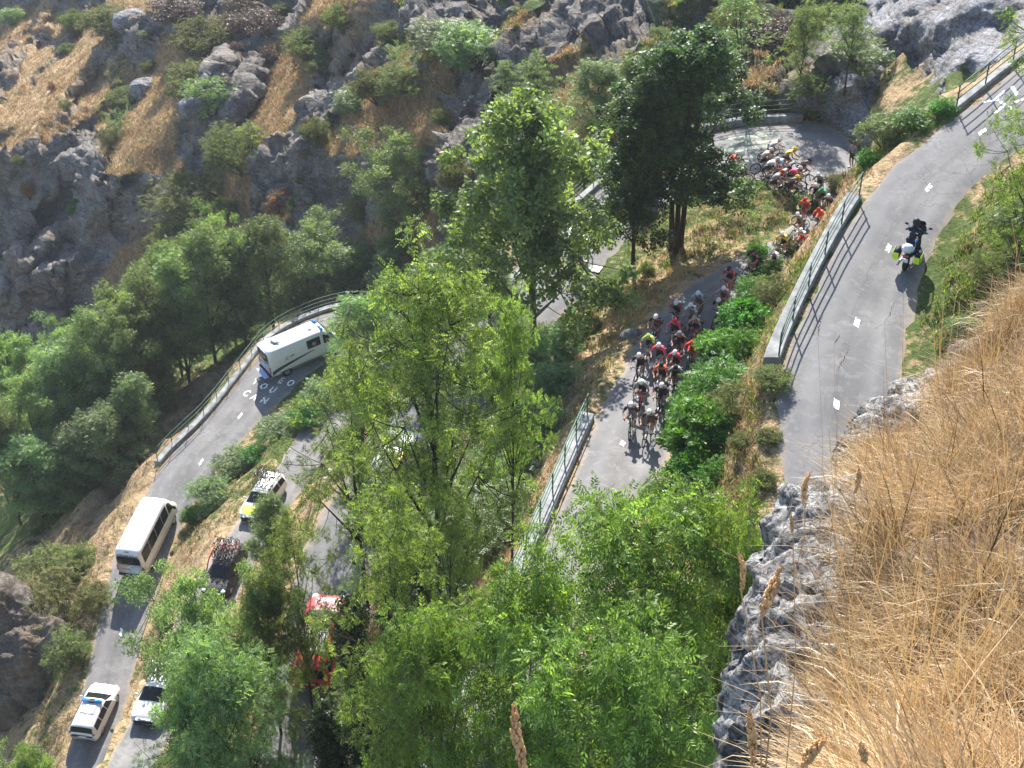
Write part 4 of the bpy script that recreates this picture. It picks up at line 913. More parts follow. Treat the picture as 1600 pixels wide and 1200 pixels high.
def letter_mesh(ch, bold=0.02):
    cu = bpy.data.curves.new('letter', 'FONT'); cu.body = ch; cu.align_x = 'CENTER'; cu.align_y = 'CENTER'; cu.offset = bold; cu.resolution_u = 4
    o = bpy.data.objects.new('letter', cu); col.objects.link(o); dg = bpy.context.evaluated_depsgraph_get(); dg.update(); me = bpy.data.meshes.new_from_object(o.evaluated_get(dg))
    bpy.data.objects.remove(o); return me
b = MB()
for ch, x, y in (('C',385,615),('A',397,621),('N',413,626),('Y',399,597),('O',412,604),('U',426,610),('T',408,579),('H',423,588),('E',439,595),('O',454,599)):
    p = road_hit('ab', x, y); i, t, _ = road_near('ab', *road_hit('ab', 385, 640)[:2]); rt = np.array([t[1], -t[0], 0]); rt /= np.linalg.norm(rt); up_ = np.array([t[0], t[1], 0]); up_ /= np.linalg.norm(up_)
    me = letter_mesh(ch, 0.035); V = []
    for v in me.vertices:
        q = p+rt*v.co.x*0.72+up_*v.co.y*1.0; V.append((q[0], q[1], road_z('ab', q[0], q[1])+0.014))
    b.add(V, [list(f.vertices) for f in me.polygons]); bpy.data.meshes.remove(me)
tag(b.build('road_lettering', M['paintw']), kind='structure')

# ------------------------------------------------------------------ rock promontory at the lower left
def rock_mesh(c, size, seed, det=5, amp=0.35, freq=0.5, blocky=0.0, rot=0.0):
    bm = bmesh.new(); bmesh.ops.create_icosphere(bm, subdivisions=det, radius=1.0)
    V = np.array([v.co[:] for v in bm.verts]); F = np.array([[v.index for v in f.verts] for f in bm.faces]); bm.free()
    if blocky: V = np.sign(V)*np.abs(V)**(1-blocky*0.6)
    V = V*np.array(size); cr_, sr_ = math.cos(rot), math.sin(rot); V = np.stack([V[:, 0]*cr_-V[:, 1]*sr_, V[:, 0]*sr_+V[:, 1]*cr_, V[:, 2]], -1)
    W_ = V+np.array(c); n = V/np.linalg.norm(V/np.array(size), axis=1)[:, None]; n /= np.linalg.norm(n, axis=1)[:, None]
    s = min(size); W_ = W_+n*((fbm(W_*np.array([1, 1, 0.6]), freq, 6, seed, True, 0.55)-0.62)*amp*s*3.0)[:, None]
    return W_, F
p0 = at_z(48, 1000, -69); rng = np.random.RandomState(3)
Vs = []; Fs = []; o = 0
for cx, cy, cz, sx, sy, sz in ((0, 0, -5, 3.0, 2.6, 6.2), (-3.6, 1.5, -3.2, 3.4, 2.6, 6.4), (1.6, 2.2, -4.5, 2.0, 2.4, 4.4), (-2, -1.4, -8, 3, 2.2, 6)):
    v, f = rock_mesh(p0+np.array([cx, cy, cz]), (sx, sy, sz), 5+int(cx*3), 6, 0.3, 0.33, 0.6, 0.3); Vs.append(v); Fs.append(f+o); o += len(v)
V = np.vstack(Vs); F = np.vstack(Fs)
zt = 0.35*np.clip((V[:, 2]-(p0[2]+0.8))*1.2, 0, 1)
me = np_mesh('rock_outcrop', V, F, {'rock': 1-zt*0.9, 'green': zt*0.2}, True)
tag(link('rock_outcrop', me, None, terrain_mat('brown rock face', 1.6, (0.10, 0.085, 0.07), (0.27, 0.235, 0.20))), 'brown rock face dropping away at the lower left beside the lowest road', 'rock')
# boulders on the mountainside
for px, py, r, lab in ((205, 35, 1.9, 'large grey boulder perched on the golden slope near the top'), (232, 140, 1.8, 'long pale rock slab beside the golden patch'), (300, 165, 1.3, 'grey boulder in the shaded gully'), (985, 525, .45, 'pale rock at the edge of the grassy bank left of the cyclists')):
    b0 = ground(px, py) if py > 400 else back_pt(px, py); v, f = rock_mesh(b0, (r*1.2, r*0.8, r*0.7), px, 5, 0.3, 0.5/r*1.5, 0.5, 0.6)
    tag(link('boulder', np_mesh('boulder', v, f, {'rock': np.ones(len(v)), 'green': np.zeros(len(v))}, True), None, M['greycliff']), lab, 'rock')

# ------------------------------------------------------------------ the near slope under the viewpoint
EDGE = [(1790,210,10.4),(1690,320,9.4),(1600,440,8.5),(1515,570,7.5),(1430,645,6.8),(1350,705,6.1),(1300,780,5.5),(1270,860,5.0),(1255,940,4.6),(1245,1030,4.2),(1238,1120,3.85),(1235,1220,3.5),(1230,1360,3.1)]
INN = [(2050,300,6.4),(2000,420,5.6),(1960,520,5.0),(1940,640,4.5),(1930,760,4.0),(1920,880,3.6),(1900,1000,3.2),(1860,1100,2.9),(1800,1200,2.6),(1720,1300,2.4),(1620,1380,2.25),(1500,1440,2.15),(1400,1500,2.1)]
def cline(P, n):
    P = np.array([ray(a, b)*d for a, b, d in P]); t = np.linspace(0, len(P)-1, n); return np.stack([np.interp(t, np.arange(len(P)), P[:, c]) for c in range(3)], -1)
NA, NB = 150, 90
Ea, Ia = cline(EDGE, NA), cline(INN, NA); tb = np.linspace(0, 1, NB)
S_ = Ea[:, None]*(1-tb)[None, :, None]+Ia[:, None]*tb[None, :, None]
S_[..., 2] += (np.sin(np.pi*tb)*0.12)[None]
S_[..., 2] += (fbm(S_, 1.3, 4, 2)-0.5)*0.55*np.minimum(1, tb*5+0.25)[None]
sk = [Ea+np.array([-0.05, 0.10, -0.2]), Ea+np.array([0.05, 0.2, -0.9]), Ea+np.array([0.4, 0.2, -3.5]), Ea+np.array([1.5, 0.2, -9])]
# the slope goes on to the right of the viewpoint
t2 = np.linspace(0, 1, 41)[1:]; far_ = np.array([9.0, -5.0, 1.5]); S2 = Ia[:, None]+(t2[None, :, None]*far_+np.array([0, 0, -1.0])*(np.sin(np.pi*t2)*0.5)[None, :, None])
S2[..., 2] += (fbm(S2, 1.3, 4, 2)-0.5)*0.55*np.minimum(1, 1)
ext = [S2[:, -1]+np.array([0.3, 0, -3]), S2[:, -1]+np.array([0.3, 0, -12])]
full = np.concatenate([np.stack(sk[::-1], 1), S_, S2, np.stack(ext, 1)], 1)
full[:, :4] += ((fbm(full[:, :4], 2.2, 4, 6)-0.5)*0.35)[..., None]
rk_ = np.concatenate([np.broadcast_to(np.linspace(0.0, 1.2, NA)[:, None], (NA, 4)), np.broadcast_to(np.clip(0.75-tb*9, 0, 1), (NA, NB)), np.zeros((NA, 42))], 1)
near_m = terrain_mat('near slope', 9.0)
for n_ in near_m.node_tree.nodes:
    if n_.type == 'VALTORGB' and abs(n_.color_ramp.elements[0].color[0]-0.20) < 0.01 and len(n_.color_ramp.elements) == 3:
        for e_, c_ in zip(n_.color_ramp.elements, ((.05, .03, .018), (.16, .10, .055), (.32, .22, .13))): e_.color = c_+(1,)
tag(link('hillside', np_mesh('hillside', full.reshape(-1, 3), grid_faces(NA, NB+46), {'rock': rk_.ravel(), 'green': np.full(rk_.size, -0.4)}, True), None, near_m), kind='structure')
rg = np.random.RandomState(9)
def slope_pt(a, b, S_=S_):
    NB = S_.shape[1]
    i = a*(NA-1); j = b*(NB-1); i0 = np.clip(i.astype(int), 0, NA-2); j0 = np.clip(j.astype(int), 0, NB-2); u = (i-i0)[:, None]; v = (j-j0)[:, None]
    return (S_[i0, j0]*(1-u)+S_[i0+1, j0]*u)*(1-v)+(S_[i0, j0+1]*(1-u)+S_[i0+1, j0+1]*u)*v
def blades(name, n, lmin, lmax, wid, rng, tiltm=0.7, bmin=0.02, mat='straw', rbase=0.0, edge=False, S_=S_):
    a = rng.rand(n*2)*(0.48 if edge else 1); b = bmin+(1-bmin)*rng.rand(n*2)*(0.16 if edge else 1); dens = fbm(slope_pt(a, b, S_), 2.5, 3, 12); k = np.argsort(-(dens+rng.rand(n*2)*0.35))[:n]
    a, b = a[k], b[k]; b = np.maximum(b, np.clip((a-0.4)*1.3, 0, 0.23)*(0.4+rng.rand(n))) if S_ is not S2 else b; B = slope_pt(a, b, S_)-np.array([0, 0, 0.02]); clump = fbm(B, 5, 2, 15)
    ln = (lmin+(lmax-lmin)*rng.rand(n)**1.6)*(0.6+0.8*clump); yaw = rng.rand(n)*6.283; flow = (vnoise(B, 1.5, 4)-0.3)*3
    yaw = np.where(rng.rand(n) < 0.55, 2.6+flow+rng.randn(n)*0.5, yaw)
    tl = np.abs(rng.randn(n))*tiltm*0.5+0.1; h = np.stack([np.cos(yaw), np.sin(yaw), 0*yaw], -1); sw = np.stack([-np.sin(yaw), np.cos(yaw), 0*yaw], -1)
    w = wid*(0.6+0.8*rng.rand(n)); R = []
    for q, wf in ((0, 1), (0.35, .9), (0.7, .65), (1, .15)):
        ang = tl+q*tl*1.3; p = B+h*(np.sin(ang)*ln*q)[:, None]; p[:, 2] += np.cos(ang*0.8)*ln*q
        R += [p-sw*(w*wf)[:, None], p+sw*(w*wf)[:, None]]
    V = np.stack(R, 1); i0 = np.arange(n)*8; F = np.concatenate([np.stack([i0+2*q, i0+2*q+1, i0+2*q+3, i0+2*q+2], -1) for q in range(3)])
    r = np.repeat(np.clip(rbase*0.5+rng.rand(n)*0.7+(fbm(B, 1.6, 3, 33)-0.35)*1.3, 0, 1), 8)
    return tag(link(name, np_mesh(name, V.reshape(-1, 3), F, {'rnd': r}), None, M[mat]), kind='stuff')
blades('dry_meadow_grass', 60000, 0.05, 0.22, 0.0012, rg)
blades('dry_meadow_grass', 60000, 0.08, 0.28, 0.0026, np.random.RandomState(21), S_=S2)
blades('bent_dead_grass', 24000, 0.08, 0.22, 0.0009, rg, 2.6, rbase=0.3)
blades('coarse_dead_stalks', 2600, 0.10, 0.34, 0.0022, np.random.RandomState(8), 1.8, rbase=-0.5)
blades('tall_dry_grass', 1800, 0.22, 0.45, 0.0011, rg, 0.5)
def seed_spikes(name, n, rng):
    a = rng.rand(n); b = 0.02+0.9*rng.rand(n); B = slope_pt(a, b); V = []; F = []; r = []
    for i in range(n):
        h = 0.25+0.3*rng.rand(); d = np.array([rng.randn()*0.25, rng.randn()*0.25, 1.0]); d /= np.linalg.norm(d); x = np.cross(d, [0, 1, 0.2]); x /= np.linalg.norm(x)
        top = B[i]+d*h; o = len(V); V += [B[i]-x*.001, B[i]+x*.001, top+x*.0008, top-x*.0008]; F.append([o, o+1, o+2, o+3]); r += [0.5]*4
        for k in range(12):
            c = top+d*0.006*k; s = x*(1 if k % 2 else -1); o = len(V); y = np.cross(d, x)*0.003
            V += [c, c+s*0.002+d*0.003+y, c+s*0.0016+d*0.009, c+d*0.006-y]; F.append([o, o+1, o+2, o+3]); r += [0.75]*4
    return tag(link(name, np_mesh(name, np.array(V), np.array(F), {'rnd': np.array(r)}), None, M['straw']), kind='stuff')
seed_spikes('seeding_grass', 260, rg)
blades('edge_grass', 9000, 0.08, 0.26, 0.0014, np.random.RandomState(4), 0.9, edge=True)
# lichen rock along the edge
def outcrop(lumps, label):
    Vs, Fs, o = [], [], 0
    for i, (px, py, d, r, e) in enumerate(lumps):
        c = ray(px+(18 if py > 820 else 0), py)*d; r *= 1.22 if py > 820 else 1; v, f = rock_mesh(c, (r*1.0, r*1.1, r*e), 40+i*7, 5, 0.5, 1.3/r*0.8, 0.35, i*0.7); Vs.append(v); Fs.append(f+o); o += len(v)
    tag(link('rock_outcrop', np_mesh('rock_outcrop', np.vstack(Vs), np.vstack(Fs), None, False), None, M['rock']), label, 'rock')
outcrop([(1232,1160,3.72,.13,1.5),(1235,1080,3.95,.13,1.4),(1245,1010,4.15,.13,1.3),(1238,935,4.5,.11,1.4),(1275,960,4.3,.13,1.1),(1275,890,4.75,.15,1.1),(1285,845,5.0,.14,1.0),(1275,1100,3.8,.12,1.2),(1235,1230,3.42,.14,1.5),(1310,850,5.0,.14,.9),(1345,835,5.1,.14,.8),(1362,895,4.75,.16,.5),(1350,930,4.55,.13,.5),(1205,1150,3.95,.09,2.0),(1222,1000,4.4,.09,1.6),(1280,1180,3.6,.11,1.2),(1262,1040,4.0,.11,1.3),(1315,1150,3.6,.10,1.0),(1310,1080,3.8,.11,.9),(1320,1010,4.05,.10,.9),(1300,1210,3.4,.10,1.1),(1355,860,4.95,.10,.7),(1330,970,4.3,.09,.8)], 'grey lichen-covered rock along the edge of the dry grass slope')
outcrop([(1385,680,6.6,.15,.8),(1365,700,6.4,.12,.8),(1405,665,6.8,.13,.7),(1345,712,6.2,.10,.8)], 'small jumbled grey rocks where the grass slope meets the road, left group')
outcrop([(1450,640,7.0,.15,.8),(1478,628,7.2,.16,.8),(1500,605,7.4,.13,1.1),(1515,580,7.6,.10,1.5)], 'small brown-grey rocks above the grass slope, right group')
# single nearby stems
M['seedhead'] = solid('seed head', (0.62, 0.35, 0.16), 0.9, 0.1, var=0.35, scale=90)
def stem(head, foot, d, hr, label, thin=False):
    (x0, y0), (x1, y1) = head; a = ray(x0, y0)*d; b_ = ray(x1, y1)*d; c = ray(foot[0], foot[1])*foot[2]; n = 26 if thin else 60
    e = empty('grass_stem', tuple(c), 0, label, 'grass stem', 'tall dry grass stems close to the viewpoint')
    s = MB(); k_ = 0.45 if thin else 1.0; s.tube([Vector(q) for q in [c-c, (c*0.45+b_*0.55)+np.array([0.01, 0, 0.02])-c, b_-c]], [0.0011*k_, 0.0009*k_, 0.0007*k_], 5); s.build('stalk', M['seedhead'], e, True)
    rng = np.random.RandomState(x0); hd = MB(); ax = Vector(a-b_); L = ax.length; bend = Vector((rng.randn()*0.15, 0, rng.randn()*0.1))*L
    for k in range(n):
        t = k/(n-1); p = Vector(b_-c)+ax*t+bend*t*(1-t)*2; wdt = hr*(math.sin(math.pi*min(1, t*0.9+0.08))**0.6)
        for q in range(1 if thin else 3):
            an = rng.rand()*6.28; rr_ = wdt*(0.35+0.5*rng.rand()); off = Vector((math.cos(an)*rr_, math.sin(an)*rr_, rng.randn()*wdt*0.2)); z_ = wdt*(0.22+0.2*rng.rand())
            hd.ell(p+off, (z_, z_, z_*1.9), 5, 4)
    hd.build('seed_head', M['seedhead'] if not thin else M['straw'], e, True)
for a in [(((1268,736),(1258,790)),(1240,900,3.6),2.1,.0052,'fluffy orange seed head over the upper road, left of a twin'),(((1341,727),(1334,772)),(1330,900,3.4),2.2,.0048,'fluffy orange seed head just above the slope edge'),
 (((1153,862),(1158,925)),(1190,1260,2.4),1.7,.0042,'slim orange seed head against the ash tree'),(((1236,800),(1239,836)),(1225,1240,2.6),2.0,.003,'small slim seed head low on the upper road'),(((1222,884),(1190,962)),(1185,1300,1.7),1.3,.0055,'bent beige seed head left of the rock'),
 (((803,1098),(822,1215)),(835,1400,0.9),.9,.0042,'blurred orange seed head alone at the bottom middle'),(((1170,1108),(1176,1195)),(1180,1330,1.3),1.2,.0045,'upright orange seed head at the foot of the rock'),(((1292,1152),(1255,1198)),(1235,1320,1.2),1.1,.005,'bent seed head at the bottom edge in front of the grass'),(((1345,1158),(1352,1190)),(1360,1300,1.3),1.2,.004,'small seed head at the bottom edge right of the bent one')]:
    stem(*a)
for a in [(((1287,488),(1278,524)),(1278,900,3.9),3.2,.003,'thin golden spike over the road left of the dashes'),(((1312,522),(1303,538)),(1296,880,3.9),3.3,.0025,'tiny golden spike over the middle of the road'),(((1328,538),(1308,578)),(1290,930,3.6),3.1,.003,'branching golden spike over the road centre'),(((1436,402),(1412,450)),(1395,760,5.2),3.4,.003,'golden spike crossing the motorcycle shadow'),
 (((1400,465),(1382,505)),(1380,780,5),3.4,.003,'golden spike below the motorcycle'),(((1470,470),(1430,520)),(1420,760,5.4),3.6,.002,'pale arching stem against the green bank'),(((1345,570),(1385,625)),(1400,700,5.6),3.6,.001,'dark bare stem lying across the road')]:
    stem(*a, thin=True)
# ------------------------------------------------------------------ vehicles
def sec(stn, q):
    """section polyline (half, x>=0) for station (y, zb, zbelt, ztop, wl, wt)"""
    y, zb, zm, zt, wl, wt = stn; r = min(0.14, (zt-zm)*0.45+0.02)
    pts = [(0, zb), (wl*0.9, zb), (wl*0.985, zb+0.14), (wl, (zb+zm)/2), (wl*0.97, zm), (wt, zt-r*0.8), (wt*0.90, zt-r*0.22), (wt*0.6, zt-0.01), (0, zt+0.012)]
    i = min(int(q), 7); t = q-i; a, b = pts[i], pts[i+1]; return a[0]*(1-t)+b[0]*t, a[1]*(1-t)+b[1]*t
def stn_at(S, y):
    ys = [s[0] for s in S]
    return [y]+[float(np.interp(y, ys, [s[k] for s in S])) for k in range(1, 6)]
def body_mesh(S):
    b = MB(); ys = []
    for a, c in zip(S[:-1], S[1:]):
        m = max(1, int((c[0]-a[0])/0.25)); ys += [a[0]+(c[0]-a[0])*k/m for k in range(m)]
    ys.append(S[-1][0]); Q = list(range(9)); full = []
    for y in ys:
        s = stn_at(S, y); h = [sec(s, q) for q in Q]; full.append([(x, y, z) for x, z in h]+[(-x, y, z) for x, z in h[-2:0:-1]])
    n = len(full[0]); V = [p for r in full for p in r]
    F = [[i*n+j, i*n+(j+1) % n, (i+1)*n+(j+1) % n, (i+1)*n+j] for i in range(len(ys)-1) for j in range(n)]
    F += [list(range(n)), list(range((len(ys)-1)*n, len(ys)*n))[::-1]]; b.add(V, F); return b
def patch(S, y0, y1, q0, q1, side=1, off=0.014, y0t=None, y1t=None, nq=4, ny_=8):
    """glass or trim lying on the body between two stations and two section values; y0t/y1t: ends at q1 (raked pillars)"""
    y0t = y0 if y0t is None else y0t; y1t = y1 if y1t is None else y1t; V = []
    def Pt(y, q):
        s = stn_at(S, y); x, z = sec(s, q); return Vector((x*side, y, z))
    for i in range(nq+1):
        q = q0+(q1-q0)*i/nq; u = i/nq
        for j in range(ny_+1):
            y = (y0*(1-u)+y0t*u)*(1-j/ny_)+(y1*(1-u)+y1t*u)*j/ny_
            p = Pt(y, q); e = 0.03; a = Pt(y+e, q)-Pt(y-e, q); c = Pt(y, min(q+0.1, 7.99))-Pt(y, q-0.1); nn = a.cross(c)*side; nn.normalize()
            if nn.dot(Vector((p.x, 0, p.z-0.6))) < 0: nn = -nn
            V.append(p+nn*off)
    b = MB(); b.add(V, grid_faces(nq+1, ny_+1).tolist()); return b
def wheel(parent, x, y, r=0.34, w=0.23, rimmat='alloy', steer=0):
    a = 1 if x > 0 else -1; b = MB(); b.ring((x, y, r), r-0.07, 0.085, 'X', 24, 8); o = b.build('wheel', M['tyre'], parent, True)
    c = MB(); c.cyl((x+a*0.03, y, r), r*0.62, 0.08, 'X', 16)
    for k in range(5): an = k*1.2566; c.box((x+a*0.075, y+math.cos(an)*r*.33, r+math.sin(an)*r*.33), (0.02, 0.07, 0.07), 0)
    c.build('rim', M[rimmat], o, False); d = MB(); d.cyl((x-a*0.05, y, r+0.02), r+0.075, 0.14, 'X', 24); d.build('wheel_arch', M['black'], parent)
def mirror(parent, x, y, z, m='black', big=0.0):
    b = MB(); b.ell((x, y, z), (0.12+big/3, 0.07, 0.09+big), 10, 8); b.box((x*0.93, y, z-0.04), (0.16, 0.04, 0.04)); b.build('mirror', M[m], parent, True)
def pose(root, k, px, py, sgn=1, across=None, turn=0.0, dz=0.0, scale=1.0):
    p = road_hit(k, px, py); i, t, _ = road_near(k, p[0], p[1]); t = t*sgn
    root.location = (p[0], p[1], p[2]+dz); root.rotation_euler = (math.asin(max(-.3, min(.3, t[2]))), 0, math.atan2(-t[0], t[1])+turn); root.scale = (scale,)*3; return p
CAR = [(-2.35,.42,.70,.80,.72,.62),(-2.3,.26,.84,.98,.82,.72),(-2.12,.22,.93,1.40,.90,.66),(-1.9,.2,.95,1.46,.92,.65),(-1,.18,.95,1.50,.925,.64),(0,.18,.94,1.51,.925,.63),(.4,.18,.93,1.46,.925,.64),(1.22,.18,.91,1.02,.92,.76),(1.35,.18,.89,.99,.92,.79),(1.95,.2,.80,.88,.88,.76),(2.22,.24,.68,.76,.80,.68),(2.33,.34,.56,.62,.66,.56)]
def make_car(name, label, paint, cat='car', lightbar=None, rack=True, hood=None):
    e = empty(name, (0, 0, 0), 0, label, cat); B = body_mesh(CAR).build('body', M[paint], e, True)
    patch(CAR, 0.42, 1.16, 5.25, 8, 1).build('windscreen', M['glass'], e, True); w = patch(CAR, 0.42, 1.16, 5.25, 8, -1).build('windscreen', M['glass'], e, True)
    for s in (1, -1):
        for a, c, at_, ct_ in ((-1.95, -1.1, -1.85, -1.1), (-1.02, -.12, -1.02, -.12), (-.04, .85, -.04, .42)):
            patch(CAR, a, c, 4.12, 4.9, s, y0t=at_, y1t=ct_).build('side_window', M['glass'], e, True)
        patch(CAR, -2.29, -2.12, 5.3, 8, s).build('rear_window', M['glass'], e, True)
        for y in (-1.38, 1.4): wheel(e, s*0.84, y)
        mirror(e, s*1.03, 0.72, 1.0, paint)
        b = MB(); b.ell((s*0.62, 2.08, .74), (.17, .2, .08), 10, 8); b.build('headlight', M['lamp'], e, True)
        b = MB(); b.box((s*0.72, -2.3, .92), (.16, .08, .2), bev=0.03); b.build('tail_light', M['amber'], e, True)
    b = MB(); b.box((0, 2.32, .5), (1.0, .06, .16), bev=.02); b.box((0, 2.33, .32), (1.2, .05, .08)); b.build('grille', M['black'], e)
    b = MB(); b.box((0, -2.36, .62), (.52, .02, .11)); b.build('number_plate', M['white'], e)
    if hood:
        for s in (1, -1): patch(CAR, 1.4, 2.2, 5.2 if s > 0 else 6.6, 8, s, off=0.008).build('bonnet_panel', M[hood], e, True)
    if rack:
        b = MB()
        for y in (-1.5, 0.1): b.tube([(-.72, y, 1.60), (.72, y, 1.60)], 0.022, 6)
        for s in (-.62, .62): b.tube([(s, -1.8, 1.58), (s, 0.3, 1.58)], 0.02, 6); 
        for s in (-.6, .6):
            for y in (-1.5, .1): b.tube([(s, y, 1.45), (s, y, 1.6)], .02, 5)
        b.build('roof_rack', M['black'], e)
    return e
def text_on(parent, txt, size, mat, loc, rot, bold=0.01, name='lettering', sx=1.0):
    me = letter_mesh(txt, bold); o = link(name, me, parent, M[mat]); o.scale = (size*sx, size, size); o.location = loc; o.rotation_euler = rot; return o
# medical car seen from above
e = make_car('medical_car', 'white estate car with blue light bar and grey roof emblem at the bottom left', 'white', 'car', rack=False)
b = MB(); b.box((0, .05, 1.60), (1.24, .30, .12), bev=.04); lb = b.build('light_bar', M['blue'], e, True)
b = MB(); b.box((0, .05, 1.605), (.36, .32, .13), bev=.03); b.build('light_bar_centre', M['black'], lb)
b = MB(); b.add([(-.46, -.30, 1.535), (.42, -.30, 1.535), (.42, -1.0, 1.53), (-.46, -1.0, 1.53)], [[0, 1, 2, 3]]); b.build('roof_emblem', M['grey'], e)
text_on(e, 'G', 1.0, 'white', (-.02, -.66, 1.545), (0, 0, 0), .05)
pose(e, 'ab', 151, 1118, 1, scale=1.1, turn=-.19); e.scale = (1.08, .88, .92)
# team cars
def team(label, paint, k, px, py, sgn, hood=None, sc=1.0, turn=0): e = make_car('team_car', label, paint, 'team car', hood=hood); pose(e, k, px, py, sgn, scale=sc, turn=turn); return e
tc1 = team('white and lime team car coming down behind leaves with bicycles on its roof', 'white', 'ab', 412, 790, 1, 'lime')
tc2 = team('red and dark team car whose roof is crowded with pink and black bicycles', 'black', 'ab', 352, 905, 1)
tc3 = team('silver-white team car at the lower left, partly under leaves, bicycles on its roof', 'white', 'ab', 250, 1095, 1)
tc4 = team('red team car with bicycles on its roof seen between tree branches at the bottom', 'red', 'dc', 503, 1010, -1)
tc5 = team('white team car with yellow panels glinting behind the middle trees', 'white', 'dc', 612, 738, -1)
b = MB()
for s in (-1, 1): b.box((s*.78, -.3, 1.50), (.22, 1.2, .05), bev=.02)
b.build('roof_panel', M['yellow'], tc5)
b = MB(); b.tube([(0.95, -1.0, 1.0), (0.95, -1.0, 1.5), (0.85, -.9, 1.75), (.7, -.7, 1.85)], .05, 6); b.tube([(.95, .6, 1.), (.98, 0, 1.45), (.9, -.5, 1.75), (.7, -.7, 1.85)], .05, 6); b.build('red_arch', M['red'], tc2, True)
b = MB(); b.box((0, -.6, 1.53), (1.1, 1.3, .03)); b.build('roof_panel', M['white'], tc4)

VAN = [(-3.0,.45,1.35,2.35,.98,.88),(-2.96,.38,1.38,2.50,1.0,.90),(-2.5,.34,1.4,2.53,1.02,.91),(1.2,.34,1.4,2.53,1.02,.91),(1.6,.34,1.4,2.47,1.02,.90),(2.0,.34,1.38,2.2,1.01,.87),(2.55,.34,1.28,1.55,1.0,.84),(2.75,.36,1.1,1.3,.96,.82),(2.98,.4,.85,1.05,.86,.76),(3.05,.5,.7,.8,.72,.64)]
e = empty('ambulance', (0, 0, 0), 0, 'tall white ambulance van with blue roof lights standing over the road lettering', 'ambulance')
body_mesh(VAN).build('body', M['white'], e, True)
for s in (1, -1):
    patch(VAN, 0.15, 1.25, 4.1, 4.8, s).build('side_window', M['glass'], e, True); patch(VAN, 1.5, 2.3, 4.05, 4.8, s, y1t=1.95).build('cab_window', M['glass'], e, True)
    patch(VAN, 1.95, 2.52, 5.3, 8, s).build('windscreen', M['glass'], e, True)
    for y in (-1.75, 1.95): wheel(e, s*.93, y, .35)
    mirror(e, s*1.15, 2.05, 1.55, 'black', .07)
    patch(VAN, -2.3, 2.3, 2.0, 2.2, s, off=.02).build('sill_trim', M['black'], e)
    # long swoosh along the side
    sw = MB(); pts = []
    for i in range(13):
        t = i/12; y = -2.9+3.6*t; z = 0.78+0.52*t**0.6; xx = 1.035; pts.append((y, z, .05*(1-t)+.02))
    for q in (0, -.14):
        V = [(s*xx, y, z+q*(1-i/12)*1.2+dz) for i, (y, z, w_) in enumerate(pts) for dz in (-w_, w_)]
        sw.add(V, [[2*i, 2*i+1, 2*i+3, 2*i+2] for i in range(12)])
    sw.build('stripe', M['black'], e)
    b = MB(); b.tube([(s*1.035, -.05, 1.5), (s*1.05, -.05, 1.5)], .001, 4)
    c = MB(); c.ring((s*1.005, .72, 1.78), .15, .02, 'X', 18, 4); c.cyl((s*1.0, .72, 1.78), .09, .03, 'X', 12); c.build('window_emblem', M['grey'], e)
    b = MB(); b.tube([(s*1.03, -1.75, 1.42), (s*1.03, -1.62, 1.62), (s*1.025, -1.45, 1.6)], .03, 5); b.box((s*1.025, -1.55, 1.43), (.02, .14, .05)); b.box((s*1.025, -1.12, 1.62), (.02, .42, .045)); b.box((s*1.025, -1.15, 1.53), (.02, .36, .035)); b.build('logo', M['grey'], e)
    b = MB(); b.box((s*.93, -3.0, 1.0), (.14, .07, .55), bev=.02); b.build('tail_light', M['amber'], e)
    b = MB(); b.box((s*.44, -3.0, 1.75), (.80, .03, .62), bev=.01); b.build('rear_window', M['glass'], e)
    b = MB(); b.ell((s*.72, 2.85, .95), (.16, .18, .1), 10, 8); b.build('headlight', M['lamp'], e, True)
b = MB(); b.box((0, -3.06, .5), (1.95, .16, .22), bev=.04); b.build('bumper', M['black'], e)
b = MB(); b.box((0, -3.32, .38), (1.55, .36, .06), bev=.02); b.build('rear_step', M['ltblue'], e)
b = MB(); b.box((-.3, -3.02, 1.18), (.52, .03, .11)); b.box((.15, -3.02, 1.3), (.3, .03, .04)); b.build('number_plate', M['grey'], e)
b = MB(); b.tube([(0, -3.005, .6), (0, -3.005, 2.3)], .008, 4); b.build('door_gap', M['black'], e)
for s in (-1, 1):
    b = MB(); b.box((s*.55, 1.62, 2.53), (.62, .2, .13), bev=.05, rot=Matrix.Rotation(s*-.12, 3, 'Z')); b.build('light_bar', M['blue'], e, True)
b = MB(); b.box((0, 1.58, 2.52), (.5, .16, .08), bev=.03); b.build('light_bar_centre', M['grey'], e)
b = MB(); b.ring((.15, .9, 2.55), .12, .035, 'Z', 14, 6); b.cyl((.15, .9, 2.55), .1, .08, 'Z', 12); b.build('roof_vent', M['grey'], e, True)
b = MB(); b.box((-.1, -1.9, 2.57), (.62, .42, .09), bev=.04); b.tube([(-.5, -1.75, 2.6), (-.3, -2.1, 2.64), (.15, -1.95, 2.63), (.3, -1.6, 2.6)], .05, 6); b.build('roof_hatch', M['grey'], e, True)
b = MB(); b.box((-.3, 2.8, 1.33), (.5, .1, .01), rot=Matrix.Rotation(-.7, 3, 'X')); b.build('bonnet_lettering', M['black'], e)
pose(e, 'ab', 474, 563, 1, turn=-0.36, scale=1.10)

